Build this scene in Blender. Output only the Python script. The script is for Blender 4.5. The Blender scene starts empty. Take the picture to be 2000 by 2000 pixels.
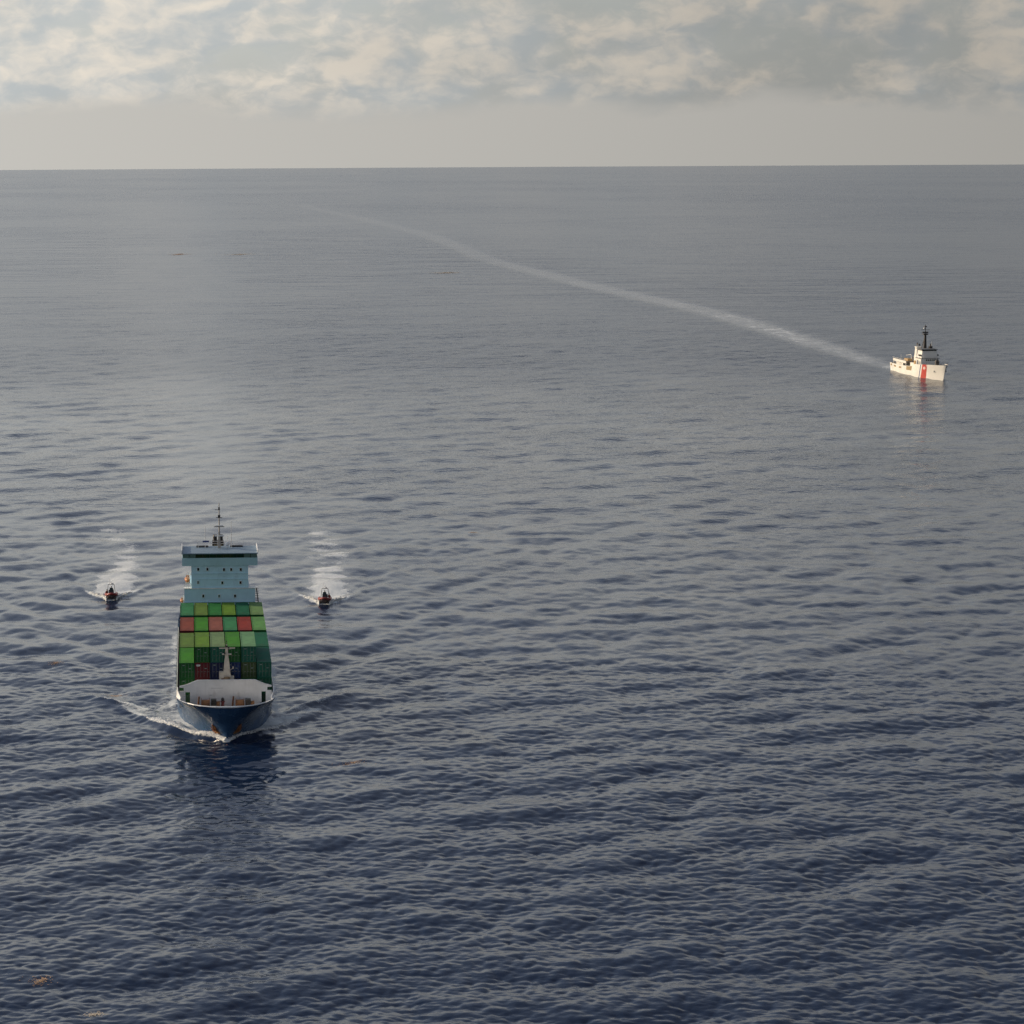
import bpy, bmesh, math, random
import numpy as np
from mathutils import Matrix, Vector

random.seed(7)
RNG = np.random.default_rng(11)
SC = bpy.context.scene
COL = SC.collection
EARTH = 6371000.0

# ------------------------------------------------------------------ camera
CAM_H = 91.0
cam_d = bpy.data.cameras.new('camera')
cam_d.sensor_width = 36.0
cam_d.lens = 36.0 * 4700.0 / 2000.0          # long lens
cam_d.shift_x = 0.25                          # the photograph is the right-hand crop of a wider frame
cam_d.clip_start = 1.0
cam_d.clip_end = 120000.0
cam = bpy.data.objects.new('camera', cam_d)
COL.objects.link(cam)
PITCH, ROLL = 0.14714995, 0.0059999
Rv0 = Vector((1, 0, 0)); Uv0 = Vector((0, math.sin(PITCH), math.cos(PITCH))); Fv = Vector((0, math.cos(PITCH), -math.sin(PITCH)))
Rv = Rv0 * math.cos(ROLL) - Uv0 * math.sin(ROLL)
Uv = Rv0 * math.sin(ROLL) + Uv0 * math.cos(ROLL)
cam.matrix_world = Matrix(((Rv.x, Uv.x, -Fv.x, 0), (Rv.y, Uv.y, -Fv.y, 0), (Rv.z, Uv.z, -Fv.z, CAM_H), (0, 0, 0, 1)))
SC.camera = cam

# ------------------------------------------------------------------ light and sky
SUN_AZ = math.radians(-66)     # bearing from +Y, negative = to the left
SUN_EL = math.radians(17)
to_sun = Vector((math.sin(SUN_AZ) * math.cos(SUN_EL), math.cos(SUN_AZ) * math.cos(SUN_EL), math.sin(SUN_EL)))
sun_d = bpy.data.lights.new('sun', 'SUN')
sun_d.energy = 4.2
sun_d.angle = math.radians(0.7)
sun_d.color = (1.0, 0.80, 0.56)
sun = bpy.data.objects.new('sun', sun_d)
sun.rotation_euler = to_sun.to_track_quat('Z', 'Y').to_euler()
COL.objects.link(sun)

SC.view_settings.view_transform = 'Standard'
SC.view_settings.look = 'None'
SC.view_settings.exposure = 0.0
SC.view_settings.gamma = 1.0
SC.view_settings.use_curve_mapping = False
SC.cycles.max_bounces = 4
SC.cycles.use_adaptive_sampling = True
SC.cycles.adaptive_threshold = 0.015
SC.cycles.use_denoising = True
SC.cycles.denoiser = 'OPENIMAGEDENOISE'
SC.cycles.denoising_prefilter = 'FAST'


class NT:
    """small node-tree writer"""
    def __init__(self, tree):
        self.t = tree; self.n = tree.nodes; self.l = tree.links
    def node(self, typ, **kw):
        x = self.n.new(typ)
        for k, v in kw.items():
            setattr(x, k, v)
        return x
    def put(self, sock, v):
        if hasattr(v, 'is_output'):
            self.l.new(v, sock)
        else:
            sock.default_value = v
    def math(self, op, a, b=None, c=None, clamp=False):
        x = self.node('ShaderNodeMath', operation=op, use_clamp=clamp)
        self.put(x.inputs[0], a)
        if b is not None: self.put(x.inputs[1], b)
        if c is not None: self.put(x.inputs[2], c)
        return x.outputs[0]
    def vmath(self, op, a, b=None, out=0):
        x = self.node('ShaderNodeVectorMath', operation=op)
        self.put(x.inputs[0], a)
        if b is not None:
            if op == 'SCALE': self.put(x.inputs['Scale'], b)
            else: self.put(x.inputs[1], b)
        return x.outputs['Value'] if op in ('DOT_PRODUCT', 'LENGTH') else x.outputs['Vector']
    def mix(self, f, a, b):
        x = self.node('ShaderNodeMix', data_type='RGBA')
        self.put(x.inputs[0], f)
        self.put(x.inputs[6], a if hasattr(a, 'is_output') else (*a, 1)[:4])
        self.put(x.inputs[7], b if hasattr(b, 'is_output') else (*b, 1)[:4])
        return x.outputs[2]
    def ramp(self, v, a, b, c=0.0, d=1.0, smooth=True):
        x = self.node('ShaderNodeMapRange', interpolation_type='SMOOTHSTEP' if smooth else 'LINEAR')
        x.clamp = True
        self.put(x.inputs['Value'], v)
        for k, s in zip((a, b, c, d), ('From Min', 'From Max', 'To Min', 'To Max')): self.put(x.inputs[s], k)
        return x.outputs['Result']
    def noise(self, vec, scale, detail=4, rough=0.55, dist=0.0, lac=2.0):
        x = self.node('ShaderNodeTexNoise')
        if vec is not None: self.l.new(vec, x.inputs['Vector'])
        x.inputs['Scale'].default_value = scale; x.inputs['Detail'].default_value = detail
        x.inputs['Roughness'].default_value = rough; x.inputs['Distortion'].default_value = dist
        x.inputs['Lacunarity'].default_value = lac
        return x.outputs['Fac']
    def mapping(self, vec, scale=(1, 1, 1), rot=(0, 0, 0), loc=(0, 0, 0)):
        x = self.node('ShaderNodeMapping')
        self.l.new(vec, x.inputs['Vector'])
        x.inputs['Scale'].default_value = scale; x.inputs['Rotation'].default_value = rot; x.inputs['Location'].default_value = loc
        return x.outputs['Vector']


def build_world():
    w = bpy.data.worlds.new('World'); SC.world = w; w.use_nodes = True
    T = NT(w.node_tree); T.n.clear()
    sky = T.node('ShaderNodeTexSky', sky_type='NISHITA')
    sky.sun_disc = False; sky.sun_elevation = SUN_EL; sky.sun_rotation = SUN_AZ
    sky.altitude = 0; sky.air_density = 1.0; sky.dust_density = 2.0; sky.ozone_density = 1.0
    tc = T.node('ShaderNodeTexCoord').outputs['Generated']
    d = T.vmath('NORMALIZE', tc)
    sep = T.node('ShaderNodeSeparateXYZ'); T.l.new(d, sep.inputs[0])
    z = T.math('MAXIMUM', sep.outputs['Z'], 0.0)
    # clouds in perspective: the pattern grows towards the zenith
    s = T.math('DIVIDE', 19.0, T.math('ADD', z, 0.85))
    cmb = T.node('ShaderNodeCombineXYZ')
    T.put(cmb.inputs[0], sep.outputs['X']); T.put(cmb.inputs[1], sep.outputs['Y']); T.put(cmb.inputs[2], T.math('MULTIPLY', z, 1.5))
    p = T.vmath('SCALE', cmb.outputs[0], s)
    warp = T.node('ShaderNodeTexNoise'); T.l.new(p, warp.inputs['Vector'])
    warp.inputs['Scale'].default_value = 2.2; warp.inputs['Detail'].default_value = 3
    wv = T.vmath('SCALE', T.vmath('SUBTRACT', warp.outputs['Color'], (0.5, 0.5, 0.5)), 0.42)
    p2 = T.vmath('ADD', p, wv)
    def density(v, det):
        vo = T.node('ShaderNodeTexVoronoi', feature='F1'); T.l.new(v, vo.inputs['Vector'])
        vo.inputs['Scale'].default_value = 1.55
        puff = T.math('SUBTRACT', 1.0, vo.outputs['Distance'])
        return T.math('ADD', T.math('MULTIPLY', T.noise(v, 1.15, det, 0.62), 0.78), T.math('MULTIPLY', puff, 0.22))
    n1 = density(p2, 6)
    n2 = density(T.vmath('ADD', p2, (-0.11, -0.02, 0.15)), 3)          # a step towards the sun and up
    big = T.noise(p, 0.30, 3, 0.5)
    mid = T.noise(T.vmath('MULTIPLY', p, (1.0, 1.0, 2.2)), 0.75, 3, 0.5)
    lit = T.ramp(T.math('ADD', T.math('SUBTRACT', n1, n2), T.math('MULTIPLY', T.math('SUBTRACT', mid, 0.5), -0.22)), -0.13, 0.145)
    cov = T.ramp(T.math('ADD', n1, T.math('MULTIPLY', T.math('SUBTRACT', big, 0.5), 0.35)), 0.34, 0.56)
    cloud = T.mix(lit, CLOUD_DARK, CLOUD_LIT)
    air = T.mix(0.75, T.vmath('SCALE', sky.outputs[0], SKY_STRENGTH), AIR_COL)      # thin veil between the clouds
    body = T.mix(T.math('MULTIPLY', cov, 0.95), air, cloud)
    # higher up the deck is thinner and the blue-grey air shows more
    high = T.ramp(z, 0.11, 0.36)
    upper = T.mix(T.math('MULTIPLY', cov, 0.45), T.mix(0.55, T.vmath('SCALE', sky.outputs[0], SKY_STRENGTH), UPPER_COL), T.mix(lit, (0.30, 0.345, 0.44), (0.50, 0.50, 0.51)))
    body = T.vmath('SCALE', body, T.ramp(z, 0.05, 0.15, 1.0, 1.65))  # unseen sky above the view brightened to lift the sea's highlights
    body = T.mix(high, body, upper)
    body = T.vmath('SCALE', body, T.ramp(big, 0.3, 0.7, 0.86, 1.14))
    # haze band on the horizon
    hz = T.ramp(T.math('ADD', z, T.math('MULTIPLY', T.math('SUBTRACT', mid, 0.5), 0.022)), 0.015, 0.027, 1.0, 0.0)
    body = T.mix(hz, body, HAZE_COL)
    # brighter towards the sun
    dt = T.vmath('DOT_PRODUCT', d, tuple(to_sun))
    g = T.ramp(dt, -0.18, 0.55, GLOW0, GLOW1, smooth=False)
    body = T.vmath('SCALE', body, g)
    bg = T.node('ShaderNodeBackground'); T.l.new(body, bg.inputs['Color']); bg.inputs['Strength'].default_value = 1.0
    out = T.node('ShaderNodeOutputWorld'); T.l.new(bg.outputs[0], out.inputs['Surface'])
    w.cycles.sampling_method = 'MANUAL'; w.cycles.sample_map_resolution = 512


SKY_STRENGTH = 0.10
CLOUD_DARK = (0.40, 0.425, 0.43)
CLOUD_LIT = (0.645, 0.59, 0.51)
AIR_COL = (0.47, 0.49, 0.49)
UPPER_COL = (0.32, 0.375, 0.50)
HAZE_COL = (0.50, 0.485, 0.45)
GLOW0, GLOW1 = 0.50, 1.18
build_world()


# ------------------------------------------------------------------ material helpers
MATS = {}

def paint(name, col, rough=0.45, var=0.18, scale=0.8, metallic=0.0, rust=0.0, spec=0.5):
    """weathered paint: patchy fading, grime in streaks, optional rust"""
    if name in MATS: return MATS[name]
    m = bpy.data.materials.new(name); m.use_nodes = True
    T = NT(m.node_tree); b = T.n['Principled BSDF']
    oc = T.node('ShaderNodeTexCoord').outputs['Object']
    n = T.noise(oc, scale, 5, 0.6)
    st = T.noise(T.mapping(oc, (1.6, 1.6, 0.25)), scale * 2.2, 4, 0.6)
    c = T.mix(T.ramp(n, 0.3, 0.7), tuple(x * (1 - var) for x in col), tuple(min(1, x * (1 + var * 0.6)) for x in col))
    c = T.mix(T.math('MULTIPLY', T.ramp(st, 0.52, 0.75), min(0.6, var * 1.5)), c, tuple(x * 0.45 + 0.02 for x in col))
    if rust:
        rn = T.noise(T.mapping(oc, (1, 1, 0.35)), scale * 1.5, 7, 0.65)
        c = T.mix(T.math('MULTIPLY', T.ramp(rn, 0.60 - rust * 0.1, 0.68), min(1, rust)), c, (0.16, 0.06, 0.025))
    T.l.new(c, b.inputs['Base Color'])
    b.inputs['Metallic'].default_value = metallic
    b.inputs['Specular IOR Level'].default_value = spec
    T.l.new(T.ramp(n, 0.2, 0.8, max(0, rough - 0.1), rough + 0.12), b.inputs['Roughness'])
    MATS[name] = m
    return m


def glass(name='window_glass'):
    if name in MATS: return MATS[name]
    m = bpy.data.materials.new(name); m.use_nodes = True
    T = NT(m.node_tree); b = T.n['Principled BSDF']
    oc = T.node('ShaderNodeTexCoord').outputs['Object']
    T.l.new(T.mix(T.noise(oc, 0.6, 2), (0.002, 0.012, 0.012), (0.01, 0.03, 0.03)), b.inputs['Base Color'])
    b.inputs['Roughness'].default_value = 0.08
    MATS[name] = m
    return m


# ------------------------------------------------------------------ mesh helpers
class MB:
    def __init__(self): self.v = []; self.f = []; self.g = []
    def add(self, vs, fs):
        o = len(self.v); self.g.append((list(vs), list(fs))); self.v += [tuple(x) for x in vs]; self.f += [tuple(i + o for i in f) for f in fs]; return self
    def box(self, x0, x1, y0, y1, z0, z1):
        v = [(x, y, z) for z in (z0, z1) for y in (y0, y1) for x in (x0, x1)]
        return self.add(v, [(0, 2, 3, 1), (4, 5, 7, 6), (0, 1, 5, 4), (2, 6, 7, 3), (0, 4, 6, 2), (1, 3, 7, 5)])
    def frustum(self, c0, s0, c1, s1):
        """box whose bottom rectangle (half sizes s0 at c0) differs from its top"""
        v = [(c0[0] + a * s0[0], c0[1] + b * s0[1], c0[2]) for b in (-1, 1) for a in (-1, 1)] + \
            [(c1[0] + a * s1[0], c1[1] + b * s1[1], c1[2]) for b in (-1, 1) for a in (-1, 1)]
        return self.add(v, [(0, 2, 3, 1), (4, 5, 7, 6), (0, 1, 5, 4), (2, 6, 7, 3), (0, 4, 6, 2), (1, 3, 7, 5)])
    def tube(self, a, b, r0, r1=None, n=8):
        r1 = r0 if r1 is None else r1
        a = Vector(a); b = Vector(b); d = (b - a).normalized()
        u = d.orthogonal().normalized(); w = d.cross(u)
        v = []
        for c, r in ((a, r0), (b, r1)):
            for i in range(n):
                t = 2 * math.pi * i / n
                v.append(c + u * (r * math.cos(t)) + w * (r * math.sin(t)))
        f = [(i, (i + 1) % n, n + (i + 1) % n, n + i) for i in range(n)] + [tuple(range(n - 1, -1, -1)), tuple(range(n, 2 * n))]
        return self.add(v, f)
    def path(self, pts, radii, n=10, closed_ends=True):
        """tube through points with a radius at each"""
        pts = [Vector(p) for p in pts]; v = []; f = []
        for i, p in enumerate(pts):
            d = (pts[min(i + 1, len(pts) - 1)] - pts[max(i - 1, 0)]).normalized()
            u = d.cross(Vector((0, 0, 1)));
            if u.length < 1e-3: u = Vector((1, 0, 0))
            u.normalize(); w = u.cross(d)
            for k in range(n):
                t = 2 * math.pi * k / n
                v.append(p + u * (radii[i] * math.cos(t)) + w * (radii[i] * math.sin(t)))
        for i in range(len(pts) - 1):
            for k in range(n):
                f.append((i * n + k, i * n + (k + 1) % n, (i + 1) * n + (k + 1) % n, (i + 1) * n + k))
        f.append(tuple(range(n - 1, -1, -1))); f.append(tuple(range((len(pts) - 1) * n, len(pts) * n)))
        return self.add(v, f)
    def sphere(self, c, rx, ry=None, rz=None, n=12, m=8):
        ry = rx if ry is None else ry; rz = rx if rz is None else rz
        v = [(c[0], c[1], c[2] - rz)]; f = []
        for j in range(1, m):
            t = -math.pi / 2 + math.pi * j / m
            for i in range(n):
                p = 2 * math.pi * i / n
                v.append((c[0] + rx * math.cos(t) * math.cos(p), c[1] + ry * math.cos(t) * math.sin(p), c[2] + rz * math.sin(t)))
        v.append((c[0], c[1], c[2] + rz)); L = len(v) - 1
        for i in range(n):
            f.append((0, 1 + (i + 1) % n, 1 + i)); f.append((L, 1 + (m - 2) * n + i, 1 + (m - 2) * n + (i + 1) % n))
            for j in range(m - 2):
                f.append((1 + j * n + i, 1 + j * n + (i + 1) % n, 1 + (j + 1) * n + (i + 1) % n, 1 + (j + 1) * n + i))
        return self.add(v, f)
    def prism(self, poly, y0, y1):
        """polygon of (x, z) extruded along y"""
        n = len(poly)
        v = [(x, y0, z) for x, z in poly] + [(x, y1, z) for x, z in poly]
        f = [tuple(range(n)), tuple(range(2 * n - 1, n - 1, -1))] + [(i, n + i, n + (i + 1) % n, (i + 1) % n) for i in range(n)]
        return self.add(v, f)
    def prism_z(self, poly, z0, z1):
        n = len(poly)
        v = [(x, y, z0) for x, y in poly] + [(x, y, z1) for x, y in poly]
        f = [tuple(range(n - 1, -1, -1)), tuple(range(n, 2 * n))] + [(i, (i + 1) % n, n + (i + 1) % n, n + i) for i in range(n)]
        return self.add(v, f)
    def mesh(self, name, mat=None, smooth=False, fix=True):
        me = bpy.data.meshes.new(name); me.from_pydata(self.v, [], self.f)
        if fix:
            bm = bmesh.new(); bm.from_mesh(me); bmesh.ops.recalc_face_normals(bm, faces=bm.faces); bm.to_mesh(me); bm.free()
        if smooth: me.polygons.foreach_set('use_smooth', [True] * len(me.polygons))
        if mat: me.materials.append(mat)
        me.update()
        return me
    def build_each(self, name, mat, parent=None, smooth=False):
        for vs, fs in self.g: MB().add(vs, fs).build(name, mat, parent, smooth)
    def build(self, name, mat, parent=None, smooth=False, fix=True):
        o = bpy.data.objects.new(name, self.mesh(name, mat, smooth, fix)); COL.objects.link(o)
        if parent is not None: o.parent = parent
        return o


def tag(o, label=None, cat=None, group=None, kind=None):
    if label: o['label'] = label
    if cat: o['category'] = cat
    if group: o['group'] = group
    if kind: o['kind'] = kind
    return o


def empty(name, loc, rz=0.0):
    o = bpy.data.objects.new(name, None); COL.objects.link(o)
    o.location = loc; o.rotation_euler = (0, 0, rz); o.empty_display_size = 0.5
    return o


def copy_tree(o, parent=None):
    c = o.copy(); COL.objects.link(c); c.parent = parent
    for ch in list(o.children): copy_tree(ch, c)
    return c


# ------------------------------------------------------------------ placements (metres; +Y away from the viewer)
CARGO_O = Vector((-4.79, 367.87, 0.0)); CARGO_R = math.radians(1.5)
CUT_O = Vector((275.69, 961.49, 0.0)); CUT_R = math.atan2(0.068, 0.9977)
BOATS = [((-30.2, 493.1), math.radians(4)), ((13.97, 485.9), math.radians(-3))]   # rigid inflatables, bow towards the viewer
WAKE = [(272.3, 1013.5), (270.6, 1035), (269.8, 1062.1), (269.5, 1098.4), (268.5, 1199.0), (266.4, 1315.7), (262.4, 1399.3), (253.8, 1489.2), (233.7, 1687.9),
        (219.9, 1876.7), (208.0, 2050.0), (203.3, 2166.8), (203.9, 2412.9), (201.0, 2723.0), (189.4, 2953.0), (154.0, 3583.8), (94.7, 4330.2)]

# ------------------------------------------------------------------ sea: wave field
CREST = math.radians(31)                     # crest lines run up to the right
WDIR = (math.sin(CREST), -math.cos(CREST))   # direction the waves travel
BANDS = [(11.0, 46.0, 0.135), (5.0, 11.0, 0.052), (2.4, 5.0, 0.038), (1.2, 2.4, 0.028), (0.65, 1.2, 0.010)]


class Waves:
    def __init__(self):
        self.fields = []
        N = 1024
        for (L, rot, seed, share, fine) in ((512.0, 0.0, 3, 0.60, False), (371.0, 0.65, 8, 0.40, False), (149.0, 0.3, 15, 1.0, True)):
            k1 = np.fft.fftfreq(N, L / N) * 2 * np.pi
            kx, ky = np.meshgrid(k1, k1, indexing='xy')
            k = np.hypot(kx, ky); k[0, 0] = 1.0
            c, s = math.cos(rot), math.sin(rot)
            wd = (WDIR[0] * c + WDIR[1] * s, -WDIR[0] * s + WDIR[1] * c)      # wind in tile axes
            cosw = (kx * wd[0] + ky * wd[1]) / k
            kp = 2 * np.pi / 17.0
            rng = np.random.default_rng(seed)
            noise = rng.standard_normal((N, N)) + 1j * rng.standard_normal((N, N))
            for (l0, l1, sig) in BANDS:
                if fine != (l0 < 2): continue
                mask = (k > 2 * np.pi / l1) & (k <= 2 * np.pi / l0)
                spread = (0.10 + np.abs(cosw) ** 5.0) if l0 > 10 else ((0.30 + np.abs(cosw) ** 1.6) if l0 > 4 else (0.45 + np.abs(cosw) ** 1.3))
                S = np.where(mask, np.exp(-1.1 * (kp / k) ** 2) / k ** 3.6 * spread, 0.0)
                h = noise * np.sqrt(S)
                z = np.fft.ifft2(h).real
                f = sig * math.sqrt(share) / z.std()
                dx = np.fft.ifft2(-1j * kx / k * h).real * f
                dy = np.fft.ifft2(-1j * ky / k * h).real * f
                self.fields.append((L, rot, l0, np.stack([z * f, dx, dy], -1).astype(np.float32)))
        self.N = N

    def sample(self, x, y, ds):
        """x, y, ds arrays -> displacement (n,3); waves finer than the mesh spacing ds fade out"""
        out = np.zeros((len(x), 3), np.float32)
        N = self.N
        for (L, rot, l0, F) in self.fields:
            w = np.clip((l0 * 1.10 - ds) / (l0 * 0.60), 0, 1); w = w * w * (3 - 2 * w)
            idx = np.nonzero(w > 0)[0]
            if len(idx) == 0: continue
            c, s = math.cos(rot), math.sin(rot)
            xi, yi = x[idx], y[idx]
            u = ((xi * c + yi * s) / L * N) % N; v = ((-xi * s + yi * c) / L * N) % N
            i0 = np.floor(u).astype(np.int32); j0 = np.floor(v).astype(np.int32)
            fu = (u - i0).astype(np.float32)[:, None]; fv = (v - j0).astype(np.float32)[:, None]
            i0 %= N; j0 %= N; i1 = (i0 + 1) % N; j1 = (j0 + 1) % N
            a = (F[j0, i0] * (1 - fu) + F[j0, i1] * fu) * (1 - fv) + (F[j1, i0] * (1 - fu) + F[j1, i1] * fu) * fv
            a = a * w[idx].astype(np.float32)[:, None]
            out[idx, 2] += a[:, 0]
            out[idx, 0] += 1.15 * (a[:, 1] * c - a[:, 2] * s)
            out[idx, 1] += 1.15 * (a[:, 1] * s + a[:, 2] * c)
        return out


WV = Waves()


def to_local(x, y, O, ang):
    c, s = math.cos(ang), math.sin(ang)
    dx, dy = x - O[0], y - O[1]
    return dx * c + dy * s, -dx * s + dy * c


def hash_noise(x, y, scale, seed):
    """smooth value noise for breaking up foam density"""
    g = np.random.default_rng(seed).random((64, 64)).astype(np.float32)
    u = (x / scale) % 64; v = (y / scale) % 64
    i = np.floor(u).astype(int); j = np.floor(v).astype(int); fu = u - i; fv = v - j
    fu = fu * fu * (3 - 2 * fu); fv = fv * fv * (3 - 2 * fv)
    i %= 64; j %= 64; i1 = (i + 1) % 64; j1 = (j + 1) % 64
    return (g[j, i] * (1 - fu) + g[j, i1] * fu) * (1 - fv) + (g[j1, i] * (1 - fu) + g[j1, i1] * fu) * fv


def bump(d, w): return np.exp(-(d / w) ** 2)


def sstep(x, a, b):
    t = np.clip((x - a) / (b - a), 0, 1); return t * t * (3 - 2 * t)


def wakes(x, y):
    """extra surface height and foam density left by the ship, the boats and the cutter"""
    dz = np.zeros_like(x); fo = np.zeros_like(x); sm = np.zeros_like(x); wa = np.zeros_like(x)
    # --- container ship
    lx, ly = to_local(x, y, CARGO_O, CARGO_R)
    near = (np.abs(lx) < 110) & (ly > -12) & (ly < 420)
    i = np.nonzero(near)[0]
    if len(i):
        ax, u = np.abs(lx[i]), ly[i]; left = lx[i] < 0
        ridge = np.interp(u, [-2, -0.4, 1.0, 3.5, 8.9, 13.7, 20.7, 40], [0, 0.3, 1.3, 4.0, 8.2, 11.2, 15.2, 27])
        amp = np.interp(u, [-1.5, -0.3, 1.5, 5, 12, 22, 35], [0, 0.55, 0.95, 0.8, 0.5, 0.25, 0.0]) * np.where(left, 1.0, 0.7)
        dz[i] += amp * bump(ax - ridge + 0.5, 1.0 + 0.05 * np.maximum(u, 0)) - 0.35 * amp * bump(ax - ridge - 2.0, 1.4)
        f1 = bump(ax - ridge + 0.5, 0.95 + 0.012 * np.maximum(u, 0)) * np.interp(u, [-1.5, -0.6, 0.5, 14, 17, 22, 26], [0, 1, 1, 0.95, 0.75, 0.8, 0])
        inner = sstep(ridge - ax, -0.2, 0.8) * np.interp(u, [-1, 0.3, 8, 14, 20, 40, 70], [0, 1.0, 1.0, 0.95, 0.6, 0.32, 0.0])
        # second breaking crest further out
        r2 = np.interp(u, [20, 23.2, 26.4, 29.7, 33], [11.5, 13.2, 16.6, 20.0, 23])
        f2 = bump(ax - r2, 0.7) * np.interp(u, [21, 23, 28, 29.8, 31], [0, 0.9, 0.85, 0.9, 0])
        dz[i] += 0.5 * bump(ax - r2 + 0.3, 1.3) * np.interp(u, [19, 23, 30, 36], [0, 1, 0.8, 0])
        side = np.where(left, 1.0, 0.80)
        fo[i] = np.maximum(fo[i], np.maximum(np.maximum(f1, inner), f2 * left) * side)
        # wash along the hull and turbulent wake astern
        hug = bump(ax - 8.6, 1.3) * np.interp(u, [10, 18, 90, 130], [0, 0.68, 0.6, 0])
        ast = bump(ax, 9 + 0.05 * np.maximum(u - 90, 0)) * np.interp(u, [88, 96, 160, 300, 400], [0, 0.7, 0.42, 0.16, 0])
        fo[i] = np.maximum(fo[i], np.maximum(hug, ast * 0.8))
        wa[i] = np.maximum(wa[i], np.maximum(bump(ax, 11 + 0.06 * np.maximum(u - 90, 0)) * np.interp(u, [86, 96, 180, 400], [0, 0.8, 0.5, 0]), bump(ax - 9.5, 2.2) * np.interp(u, [8, 20, 90, 130], [0, 0.55, 0.45, 0.2])))
        # diverging Kelvin waves
        th = ax - 0.36 * np.maximum(u, 0)
        kel = np.cos(2 * np.pi * (u * 0.55 - ax * 0.84) / 9.0)
        dz[i] += 0.15 * kel * bump(th, 7.0 + 0.05 * np.maximum(u, 0)) * np.interp(u, [10, 25, 110, 260], [0, 1, 0.8, 0])
    # long smooth track astern of the container ship, pale sky sheen painted in
    lx, ly = to_local(x, y, CARGO_O, CARGO_R)
    i = np.nonzero((ly > 90) & (ly < 6500) & (np.abs(lx) < 260))[0]
    if len(i):
        u = ly[i]; hw = 13 + 0.024 * u; q = np.exp(-np.abs((lx[i] + 0.012 * u) / hw) ** 2.5)
        sm[i] = np.maximum(sm[i], q * np.interp(u, [90, 160, 1500, 4500, 6500], [0, 0.9, 1.0, 0.7, 0]) * (0.45 + 0.75 * hash_noise(x[i], y[i] * 0.35, 31, 71)))
        wa[i] = np.maximum(wa[i], q * np.interp(u, [90, 160, 800, 3000, 6500], [0, 0.30, 0.24, 0.16, 0]) * (0.2 + 1.1 * hash_noise(x[i], y[i] * 0.4, 13, 72)))
    # --- boats
    for k, ((bx, by), ang) in enumerate(BOATS):
        lx, ly = to_local(x, y, (bx, by), ang)
        i = np.nonzero((np.abs(lx) < 40) & (ly > -8) & (ly < 190))[0]
        if not len(i): continue
        cx, u = lx[i], ly[i]
        curve = np.interp(u, [0, 10, 30, 60, 110, 180], [0, 0.2, 2.6, 3.4, 0.5, -6.5] if k == 0 else [0, 0.2, 0.4, -0.6, -4.5, -11])
        ax = np.abs(cx - curve)
        halfw = np.interp(u, [-3.0, -1.5, 0, 4, 10, 30, 60, 120], [0.3, 1.7, 2.9, 4.0, 4.4, 5.0, 5.4, 6.2])
        core = np.exp(-(ax / (halfw * (0.75 + 0.5 * hash_noise(u, u * 0 + k * 9.0, 4.0, 61)))) ** 2.6) * (0.62 + 0.75 * hash_noise(cx * 0.8, u, 3.6, 40 + k)) * np.interp(u, [-3.2, -2.2, 2, 12, 35, 70, 120, 180], [0, 1.0, 1.1, 0.98, 0.72, 0.50, 0.30, 0])
        rid = np.interp(u, [-3, 0, 3, 8, 14], [0.6, 2.2, 3.9, 6.0, 8.0])
        arm = bump(ax - rid + 0.5, 1.0) * np.interp(u, [-3.4, -2.5, 4, 8, 11], [0, 1, 0.92, 0.7, 0])
        fo[i] = np.maximum(fo[i], np.maximum(np.clip(core * 1.18, 0, 1), arm))
        wa[i] = np.maximum(wa[i], np.exp(-(ax / (halfw * 1.25)) ** 4) * np.interp(u, [-2, 2, 30, 70, 180], [0, 1, 0.7, 0.35, 0.0]) * (0.25 + 1.0 * hash_noise(cx * 0.6, u, 4.5, 50 + k)))
        dz[i] += 0.42 * bump(ax - rid + 0.3, 1.0) * np.interp(u, [-3.4, -1, 8, 24], [0, 1, 0.6, 0])
        dz[i] += 0.08 * np.cos(2 * np.pi * (u * 0.5 - ax * 0.86) / 5.0) * bump(ax - 0.4 * np.maximum(u, 0), 3.5) * np.interp(u, [4, 10, 60, 110], [0, 1, 0.7, 0])
    # --- cutter: long curved wake
    i = np.nonzero((x > -500) & (x < 420) & (y > 940) & (y < 4600))[0]
    if len(i):
        P = np.array(WAKE); ys = P[:, 1]
        wx = np.interp(y[i], ys, P[:, 0])
        hw = np.interp(y[i], [1008, 1030, 1200, 1500, 2000, 3000, 4300], [4.5, 5.5, 9.5, 10.5, 10.5, 11.5, 12.0])
        den = np.interp(y[i], [1008, 1015, 1060, 1150, 1300, 1500, 1900, 2500, 3200, 4300], [0, 0.92, 0.82, 0.76, 0.70, 0.60, 0.46, 0.38, 0.3, 0.1])
        f = sstep(hw - np.abs(x[i] - wx), -0.25 * hw, 0.5 * hw) * den * (0.75 + 0.35 * hash_noise(x[i], y[i], 26, 5))
        fo[i] = np.maximum(fo[i], f * 0.72)
        wa[i] = np.maximum(wa[i], np.exp(-np.abs((x[i] - wx) / (hw * 1.15)) ** 3) * np.interp(y[i], [1008, 1020, 1100, 1500, 2200, 3200, 4300, 4590], [0, 0.85, 1.0, 0.72, 0.36, 0.24, 0.14, 0.0]) * (0.65 + 0.5 * hash_noise(x[i] * 1.2, y[i], 17, 6)))
        sm[i] = np.maximum(sm[i], sstep(hw - np.abs(x[i] - wx), -2, 2) * 0.6)
        lx, ly = to_local(x[i], y[i], CUT_O, CUT_R)
        ax = np.abs(lx); u = ly
        dz[i] += 0.32 * bump(ax - np.interp(u, [-2, 0, 8, 20, 50], [0, 0.5, 3.5, 7.5, 15]), 1.6) * np.interp(u, [-2, 1, 12, 40, 70], [0, 1, 0.7, 0.3, 0])
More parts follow.
